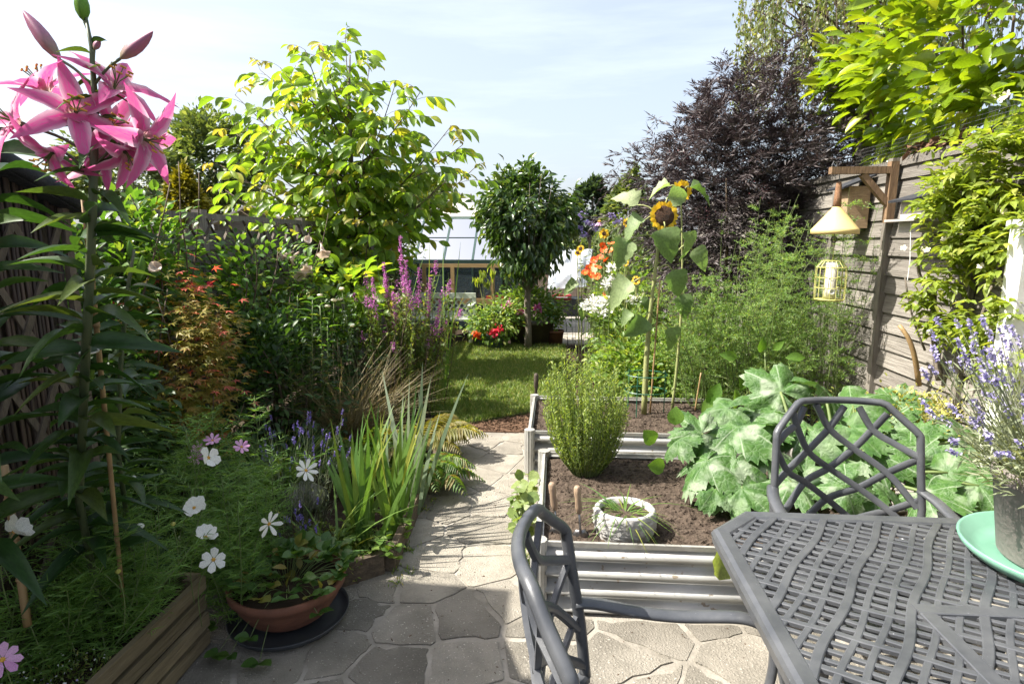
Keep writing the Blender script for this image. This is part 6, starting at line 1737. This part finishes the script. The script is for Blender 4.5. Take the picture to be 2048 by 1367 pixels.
puff(ph, [(1180, 605, 6.4), (1172, 612, 6.4), (1190, 600, 6.45), (1207, 605, 6.3), (1212, 598, 6.3), (1183, 618, 6.3), (1200, 612, 6.35), (1222, 535, 6.1), (1222, 560, 6.1), (1215, 570, 6.1), (1268, 598, 5.9), (1208, 625, 6.2)], P_WHITE, .035, .03)
bd = shrub("buddleia_bush", "lilac flowered bush at the far end of the right border", "shrub", (1.15, 9.6, 1.0), (.62, .7, .95), 3800, .07, .3, T_DIA, L_FAR, 80, .16, 0, .45)
puff(bd, [(px, py, 9.0) for px, py in ((1155, 435), (1165, 430), (1175, 445), (1187, 450), (1192, 458), (1160, 455), (1225, 432), (1235, 445), (1145, 450), (1168, 470))], P_LILAC, .03, .035, 36)
cn = thing("coneflower_plant", "single coneflower with drooping pink petals before the far conifer", "flower", (.95, 7.2, 0))
P = at(1199, 443, 7.2); flower(cn, "flower", P, (0, -.2, 1), 10, .07, .018, T_PETAL, P_PINKW, P_EYE, .022, 2.3, 0, brg2, .1, .8); MB().tube(curve((P[0], 7.25, .1), P), .004, 5).build("flower_stem", M_STEM, cn, True)

# ---------------------------------------------------------------- asparagus fern
ar = np.random.default_rng(91)
ap = thing("asparagus_bed", "feathery asparagus foliage filling the right border by the fence", "asparagus", (1.6, 4.95, 0))
Ps, Ds, Ls = [], [], []; mb = MB()
for k in range(125):
    B = np.array((ar.uniform(1.1, 2.2), ar.uniform(4.6, 5.5), .1))
    px, py = ar.uniform(1350, 1690), 0
    T_ = np.array((B[0] + ar.normal(-.02, .28), B[1] + ar.normal(-.15, .15), ar.uniform(.7, 2.0)))
    if T_[0] < 1.3: T_[2] = min(T_[2], 1.35)
    T_[0] = min(T_[0], 2.2); pts = curve(B, T_, 0, (ar.normal(0, .05), 0, .12), 14); mb.tube(pts, [.005, .003, .001], 4, caps=False)
    for s in ar.uniform(.12, 1, 26):
        i = min(12, int(s * 13)); p = pts[i]; a = ar.uniform(0, 6.283); d = unit((math.cos(a), math.sin(a) - .2, ar.uniform(.2, .9))); BL = ar.uniform(.1, .3) * (1.15 - .6 * s)
        bp = np.array([p + d * BL * u + np.array((0, 0, -.25 * BL)) * u * u for u in np.linspace(0, 1, 4)]); mb.tube(bp, .0012, 3, caps=False)
        m_ = 30; u = ar.random(m_); Q = p + d * BL * u[:, None] + np.array((0, 0, -.25 * BL)) * (u * u)[:, None]
        Ps.append(Q); Ds.append(d * .7 + ar.normal(0, .75, (m_, 3)) + (0, 0, .15)); Ls.append(ar.uniform(.014, .034, m_))
mb.build("stems", M_STEM, ap, True, kind="stuff")
Ps, Ds, Ls = np.concatenate(Ps), np.concatenate(Ds), np.concatenate(Ls)
MB().leaves(frames(Ps, Ds, Ls, .0042, roll=1.5, r=ar), T_DIA).build("foliage", L_ASP, ap, True, kind="stuff")
shrub("border_plant", "small leaved bush behind the asparagus foliage", "border plant", (1.35, 5.35, .45), (.75, .35, .5), 4200, .045, .6, T_OVAL, L_BED, 70, .2, 0, .4, "leafy plants of the right border", -.05, 10, ar)

# ---------------------------------------------------------------- black elder
er = np.random.default_rng(101)
el = thing("black_elder", "dark purple lacy leaved elder towering over the right border", "elder", (1.7, 6.3, 0))
mb = MB(); Ps, Ds, Ls = [], [], []
n_sp = 1900
d = sphere_dirs(n_sp, er); q = (.15 + .85 * er.random(n_sp) ** .5)[:, None]
C = np.array((2.0, 6.25, 2.08)) + d * q * np.array((1.26, .85, 1.24)) * (1 + .12 * er.normal(size=(n_sp, 1)))
C = C[(C[:, 2] > .55)]
C[:, 0] = np.where((C[:, 2] > 2.5) & (C[:, 0] < 1.3), C[:, 0] + .55 * (C[:, 2] - 2.3), C[:, 0])
for c in C:
    out = unit(c - np.array((1.92, 6.25, 1.6))); dirs = unit(out + er.normal(0, .35, 3) + (0, 0, .1))
    for _ in range(4):
        dd = unit(dirs + er.normal(0, .45, 3)); L = er.uniform(.1, .19); s = unit(np.cross(dd, (0, 0, 1)))
        for u in np.linspace(.15, 1, 7):
            p = c + dd * L * u + np.array((0, 0, -.3 * L)) * u * u
            for w in (-1, 1): Ps.append(p); Ds.append(dd * .9 + s * w * .7 + er.normal(0, .2, 3) + (0, 0, -.15)); Ls.append(er.uniform(.045, .085))
Ps = np.array(Ps); MB().leaves(frames(Ps, np.array(Ds), np.array(Ls), np.array(Ls) * .16, roll=.7, r=er), T_DIA).build("crown", L_ELD, el, True, kind="stuff")
for k in range(11):
    e = np.array((1.92, 6.25, 2.05)) + sphere_dirs(1, er)[0] * (.85, .7, .9); mb.tube(curve((1.7 + er.normal(0, .1), 6.35 + er.normal(0, .1), 0), e, 0, er.normal(0, .1, 3)), [.03, .018, .006], 6)
mb.build("branches", M_TWIG, el, True, kind="stuff")
P = np.array([c + er.normal(0, .05, 3) for c in C[er.choice(len(C), 24)] for _ in range(40)])
MB().leaves(frames(P, er.normal(0, 1, P.shape), .014, .014), T_DIA).build("berry_heads", P_ELD, el, True, kind="stuff")

# ---------------------------------------------------------------- laurel over the fence
lr2 = np.random.default_rng(111)
la = thing("laurel_hedge", "glossy lime green laurel hanging over the right fence", "laurel", (3.1, 4.6, 0))
P, D = clump_cloud((3.15, 4.35, 3.0), (.95, 1.95, .95), 5600, 150, .11, .74, lr2, 2.2)
D = unit(D * (1, .6, .8) + np.array((-.35, -.25, .05)) + lr2.normal(0, .35, P.shape)); Ln = lr2.uniform(.12, .19, len(P))
keep = P[:, 0] < 3.3
leaf_parts(la, "leaf", frames(P[keep], D[keep], Ln[keep], Ln[keep] * .46, roll=.6, r=lr2), [tpl_leaf([.7, 1, .95, .65], .18, .14), tpl_leaf([.7, 1, .95, .65], -.12, .16)], L_LAUR, 300)
mb = MB()
for k in range(26): e = P[lr2.integers(len(P))]; mb.tube(curve((3.1 + lr2.normal(0, .2), e[1] + lr2.normal(0, .3), 1.6), e, 0, lr2.normal(0, .06, 3)), [.02, .012, .005], 5)
mb.build("branches", M_TWIG, la, True, kind="stuff")
nl = thing("brown_leaf_litter", "dry brown leaf litter lodged on the fence top under the laurel", "leaf litter", (2.34, 3.9, 2.14))
n = 160; Pn = np.stack([2.33 + lr2.normal(0, .03, n), lr2.normal(3.95, .16, n), 2.17 + .05 * lr2.random(n)], 1)
MB().leaves(frames(Pn, lr2.normal(0, 1, (n, 3)) * (1, 1, .5), .06, .03, roll=1), T_OVAL).build("leaves", mat("dead_leaf", (.16, .08, .04), (.09, .05, .03), 20, .8), nl, True, kind="stuff")

# ---------------------------------------------------------------- weeping birch beyond
bi = thing("weeping_birch", "tall weeping birch behind the elder and laurel", "tree", (4.3, 9.2, 0))
bi_r = np.random.default_rng(121); mb = MB().tube([(4.3, 9.2, 0), (4.35, 9.2, 2.5), (4.25, 9.2, 5), (4.3, 9.2, 7)], [.16, .12, .08, .03], 9); mb.build("trunk", M_TRUNK, bi, True)
Ps = []; sb_ = MB()
for k in range(430):
    a = bi_r.uniform(0, 6.28); q = 1.75 * math.sqrt(bi_r.random()); top = np.array((4.25 + q * math.cos(a), 9.2 + q * math.sin(a), bi_r.uniform(4.3, 6.4))); L = bi_r.uniform(.6, 1.6)
    sw_ = bi_r.normal(0, .08, 2); pts = np.array([top + (sw_[0] * u, sw_[1] * u, -L * u) for u in np.linspace(0, 1, 4)]); sb_.tube(pts, .004, 3, caps=False)
    u = bi_r.random(34)[:, None]; Ps.append(top + np.array((sw_[0], sw_[1], -L)) * u + bi_r.normal(0, .05, (34, 3)))
    if k % 6 == 0: sb_.tube(curve((4.28, 9.2, bi_r.uniform(3, 5.5)), top, 0, (0, 0, .2)), [.025, .008], 5)
sb_.build("branches", M_TWIG, bi, True, kind="stuff")
P = np.concatenate(Ps); P = P[P[:, 2] > 3.35]
MB().leaves(frames(P, bi_r.normal(0, .5, P.shape) + (0, 0, -1), bi_r.uniform(.05, .09, len(P)), .042, roll=1, r=bi_r), T_DIA).build("crown", L_BIRCH, bi, True, kind="stuff")

# ---------------------------------------------------------------- jasmine, golden marjoram, pot lavender
jr = np.random.default_rng(131)
ja = thing("jasmine_climber", "yellow green jasmine with cream flowers climbing the right fence", "jasmine", (2.1, 3.2, 0))
Cs, Rs = [], []
pts_px = [(1920, 370, 3.4, 46), (1965, 340, 3.25, 50), (2030, 280, 3.1, 40), (1940, 440, 3.35, 50), (2000, 400, 3.15, 55), (2035, 480, 3.0, 45), (1915, 500, 3.5, 34), (1970, 500, 3.3, 34), (1880, 640, 3.5, 24), (1930, 660, 3.3, 24), (1990, 670, 3.1, 30), (2035, 620, 2.95, 40), (1850, 600, 3.55, 16), (2035, 720, 2.9, 34), (1880, 400, 3.5, 20), (1895, 560, 3.45, 18)]
Ps, Ds = [], []
for px, py, Y, s in pts_px:
    C = at(px, py, Y); k = int(s * 1.15); q = s / 1194 * Y
    p = C + jr.normal(0, 1, (k, 3)) * np.array((q * .55, q * .7, q * .6)); p[:, 0] = np.minimum(p[:, 0], 2.24)
    for c in p:
        d = unit(jr.normal(0, 1, 3) * (1, 1, .8) + (-.2, -.15, .0)); sd_ = unit(np.cross(d, (0, 0, 1)))
        for u, w in ((.25, -1), (.25, 1), (.55, -1), (.55, 1), (.85, -1), (.85, 1), (1, 0)): Ps.append(c + d * .085 * u); Ds.append(d * (.5 if w else 1) + sd_ * w * .9 + jr.normal(0, .25, 3) + (0, 0, -.15))
Ps, Ds = np.array(Ps), np.array(Ds); Ln = jr.uniform(.045, .072, len(Ps))
leaf_parts(ja, "leaf", frames(Ps, Ds, Ln, Ln * .42, roll=.35, r=jr), tpl_leaf([.8, 1, .6], .2, .1), L_JAS, 300)
for (px, py), Y in zip(((1990, 195), (1940, 330), (2000, 420), (1905, 470), (2010, 560), (1835, 500), (1985, 640), (2035, 690), (1960, 520), (2040, 600), (1880, 370), (2000, 700)), [3.1, 3.2, 3.1, 3.35, 3.0, 3.5, 3.05, 2.9, 3.2, 2.95, 3.45, 3.0]):
    P = at(px, py, Y)
    for _ in range(3): flower(ja, "flower", P + jr.normal(0, .022, 3), (-.4, -.7, .3) + jr.normal(0, .3, 3), 5, .018, .012, T_PETAL, P_CREAM, P_CREAM, .003, 1.2, jr.uniform(0, 1), jr)
for a, b, Y, r_ in (((1880, 760), (1868, 560), 3.6, .022), ((1838, 770), (1798, 650), 3.75, .017), ((1868, 600), (1835, 520), 3.6, .012), ((1960, 640), (2020, 450), 3.2, .008), ((1850, 700), (1810, 555), 3.65, .007), ((2000, 720), (1985, 330), 3.2, .009)):
    MB().tube(curve(at(*a, Y), at(*b, Y), 0, jr.normal(0, .03, 3)), [r_, r_ * .85, r_ * .7], 7).build("stem", M_CANE if .013 < r_ < .02 else M_TRUNK, ja, True)
sg = thing("string_tie", "pale string hanging from the grey nest box to the jasmine", "string", at(1815, 520, 3.75)); MB().tube([at(1822, 435, 3.75), at(1820, 520, 3.75), at(1815, 560, 3.75)], .0025, 4).build("string", M_WHITE, sg)
gm = shrub("golden_marjoram", "pale golden leaved bush between the courgette and the fence", "shrub", (1.98, 3.42, .52), (.36, .3, .22), 3000, .026, .6, T_OVAL, L_GOLD, 60, .22, 0, .4, None, .2, 8, jr)
plv = np.random.default_rng(141)
lavender(lp, (lx, ly), .36, .30, .95, 210, .85, (.12, .46), P_LAVP, L_LAVS, (-.06, .0), .0052, .036, .0105, plv, 24)
n = 2200; a = plv.uniform(0, 6.28, n); q = .23 * np.sqrt(plv.random(n)); P = np.stack([lx + q * np.cos(a), ly + q * np.sin(a), .97 + plv.random(n) * .13 - q * .15], 1)
MB().leaves(frames(P, np.stack([np.cos(a) * .7, np.sin(a) * .7, plv.uniform(-.3, 1.2, n)], 1), plv.uniform(.03, .065, n), .006, roll=1, r=plv), T_DIA).build("skirt_foliage", L_LAVS, lp, True, kind="stuff")

# ---------------------------------------------------------------- trees beyond the garden
def far_tree(name, label, c, rad, n, L, m, clumps, trunk=True, seed=0, spread=.14, conical=False, tpl=T_DIA, group="trees beyond the garden"):
    r = np.random.default_rng(200 + seed); t = thing(name, label, "tree", (c[0], c[1], 0), group)
    P, D = clump_cloud(c, rad, n, clumps, spread, .5, r, .1)
    if conical:
        k = np.clip((c[2] + rad[2] * 1.1 - P[:, 2]) / (2.1 * rad[2]), .08, 1) ** .7; P[:, 0] = c[0] + (P[:, 0] - c[0]) * k * 1.3; P[:, 1] = c[1] + (P[:, 1] - c[1]) * k * 1.3
    Ln = L * r.uniform(.6, 1.3, len(P)); MB().leaves(frames(P, D, Ln, Ln * .55, roll=.8, r=r), tpl).build("crown", m, t, True, kind="stuff")
    MB().tube([(c[0], c[1], 0), (c[0], c[1], c[2] * .6), (c[0] + .1, c[1], c[2] + rad[2] * .4)], [rad[0] * .09, rad[0] * .07, .02], 7).build("trunk", M_TRUNK, t, True)
    mb = MB()
    for _ in range(8): mb.tube(curve((c[0], c[1], c[2] * .5), np.array(c) + sphere_dirs(1, r)[0] * np.array(rad) * .8, 0, (0, 0, .1 * rad[2])), [rad[0] * .04, .01], 5)
    mb.build("limbs", M_TRUNK, t, True, kind="stuff")


def ft(name, label, px, py, Y, wpx, hpx, n, L, m, clumps, seed, conical=False, spread=.14):
    c = at(px, py, Y); s = Y / 1194.0; far_tree(name, label, (c[0], c[1], c[2]), (wpx * s / 2, wpx * s / 2, hpx * s / 2), n, L, m, clumps, True, seed, spread, conical)


ft("golden_conifer", "rounded golden conifer beyond the left fence", 368, 400, 8.5, 95, 130, 5200, .09, L_CON, 70, 1, True, .12)
ft("leafy_tree", "airy green tree behind the golden conifer", 425, 330, 15, 190, 190, 6500, .16, L_FAR, 90, 2)
ft("leafy_tree", "pale tree glimpsed behind the pink lilies", 250, 350, 13, 220, 150, 5200, .15, L_FAR, 80, 3)
ft("leafy_tree", "bushy tree low behind the walnut's right side", 820, 440, 15, 170, 150, 5200, .13, L_FAR, 80, 4)
ft("dark_tree", "dark round tree showing above the greenhouse ridge", 835, 395, 26, 100, 85, 3200, .3, L_FARD, 60, 5)
ft("dark_tree", "dark conifer shaped tree right of the little standard tree", 1181, 412, 22, 72, 90, 3600, .24, L_FARD, 60, 6, False, .12)
ft("leafy_tree", "green conifer beside the black elder's left flank", 1262, 425, 15, 110, 150, 4200, .15, L_FAR, 70, 7, True)
ft("leafy_tree", "low tree between the standard tree and dark conifer", 1120, 440, 24, 90, 70, 2200, .25, L_FAR, 40, 8)
ft("leafy_tree", "low tree behind the shed roof's finials", 905, 432, 24, 100, 60, 2200, .25, L_FAR, 40, 9)
fh = thing("far_hedge", "long green hedge closing the view beyond the greenhouse", "hedge", (0, 30, 0))
n = 26000; P = np.stack([rng.uniform(-34, 26, n), 30 + rng.normal(0, .6, n), np.zeros(n)], 1)
P[:, 2] = rng.random(n) * (1.75 + .35 * np.sin(P[:, 0] * .9) + .25 * np.sin(P[:, 0] * 2.3 + 1))
MB().leaves(frames(P, rng.normal(0, 1, (n, 3)), .32, .2), T_DIA).build("foliage", L_FAR, fh, True, kind="stuff")
MB().box((-4, 31, .75), (60, .5, 1.5)).build("stems", M_TWIG, fh)
shrub("climbing_shrub", "pale flowering shrub beside the greenhouse's left end", "shrub", (-2.75, 9.3, 1.3), (.55, .5, .8), 2600, .075, .5, T_DIA, L_FAR, 60, .2)
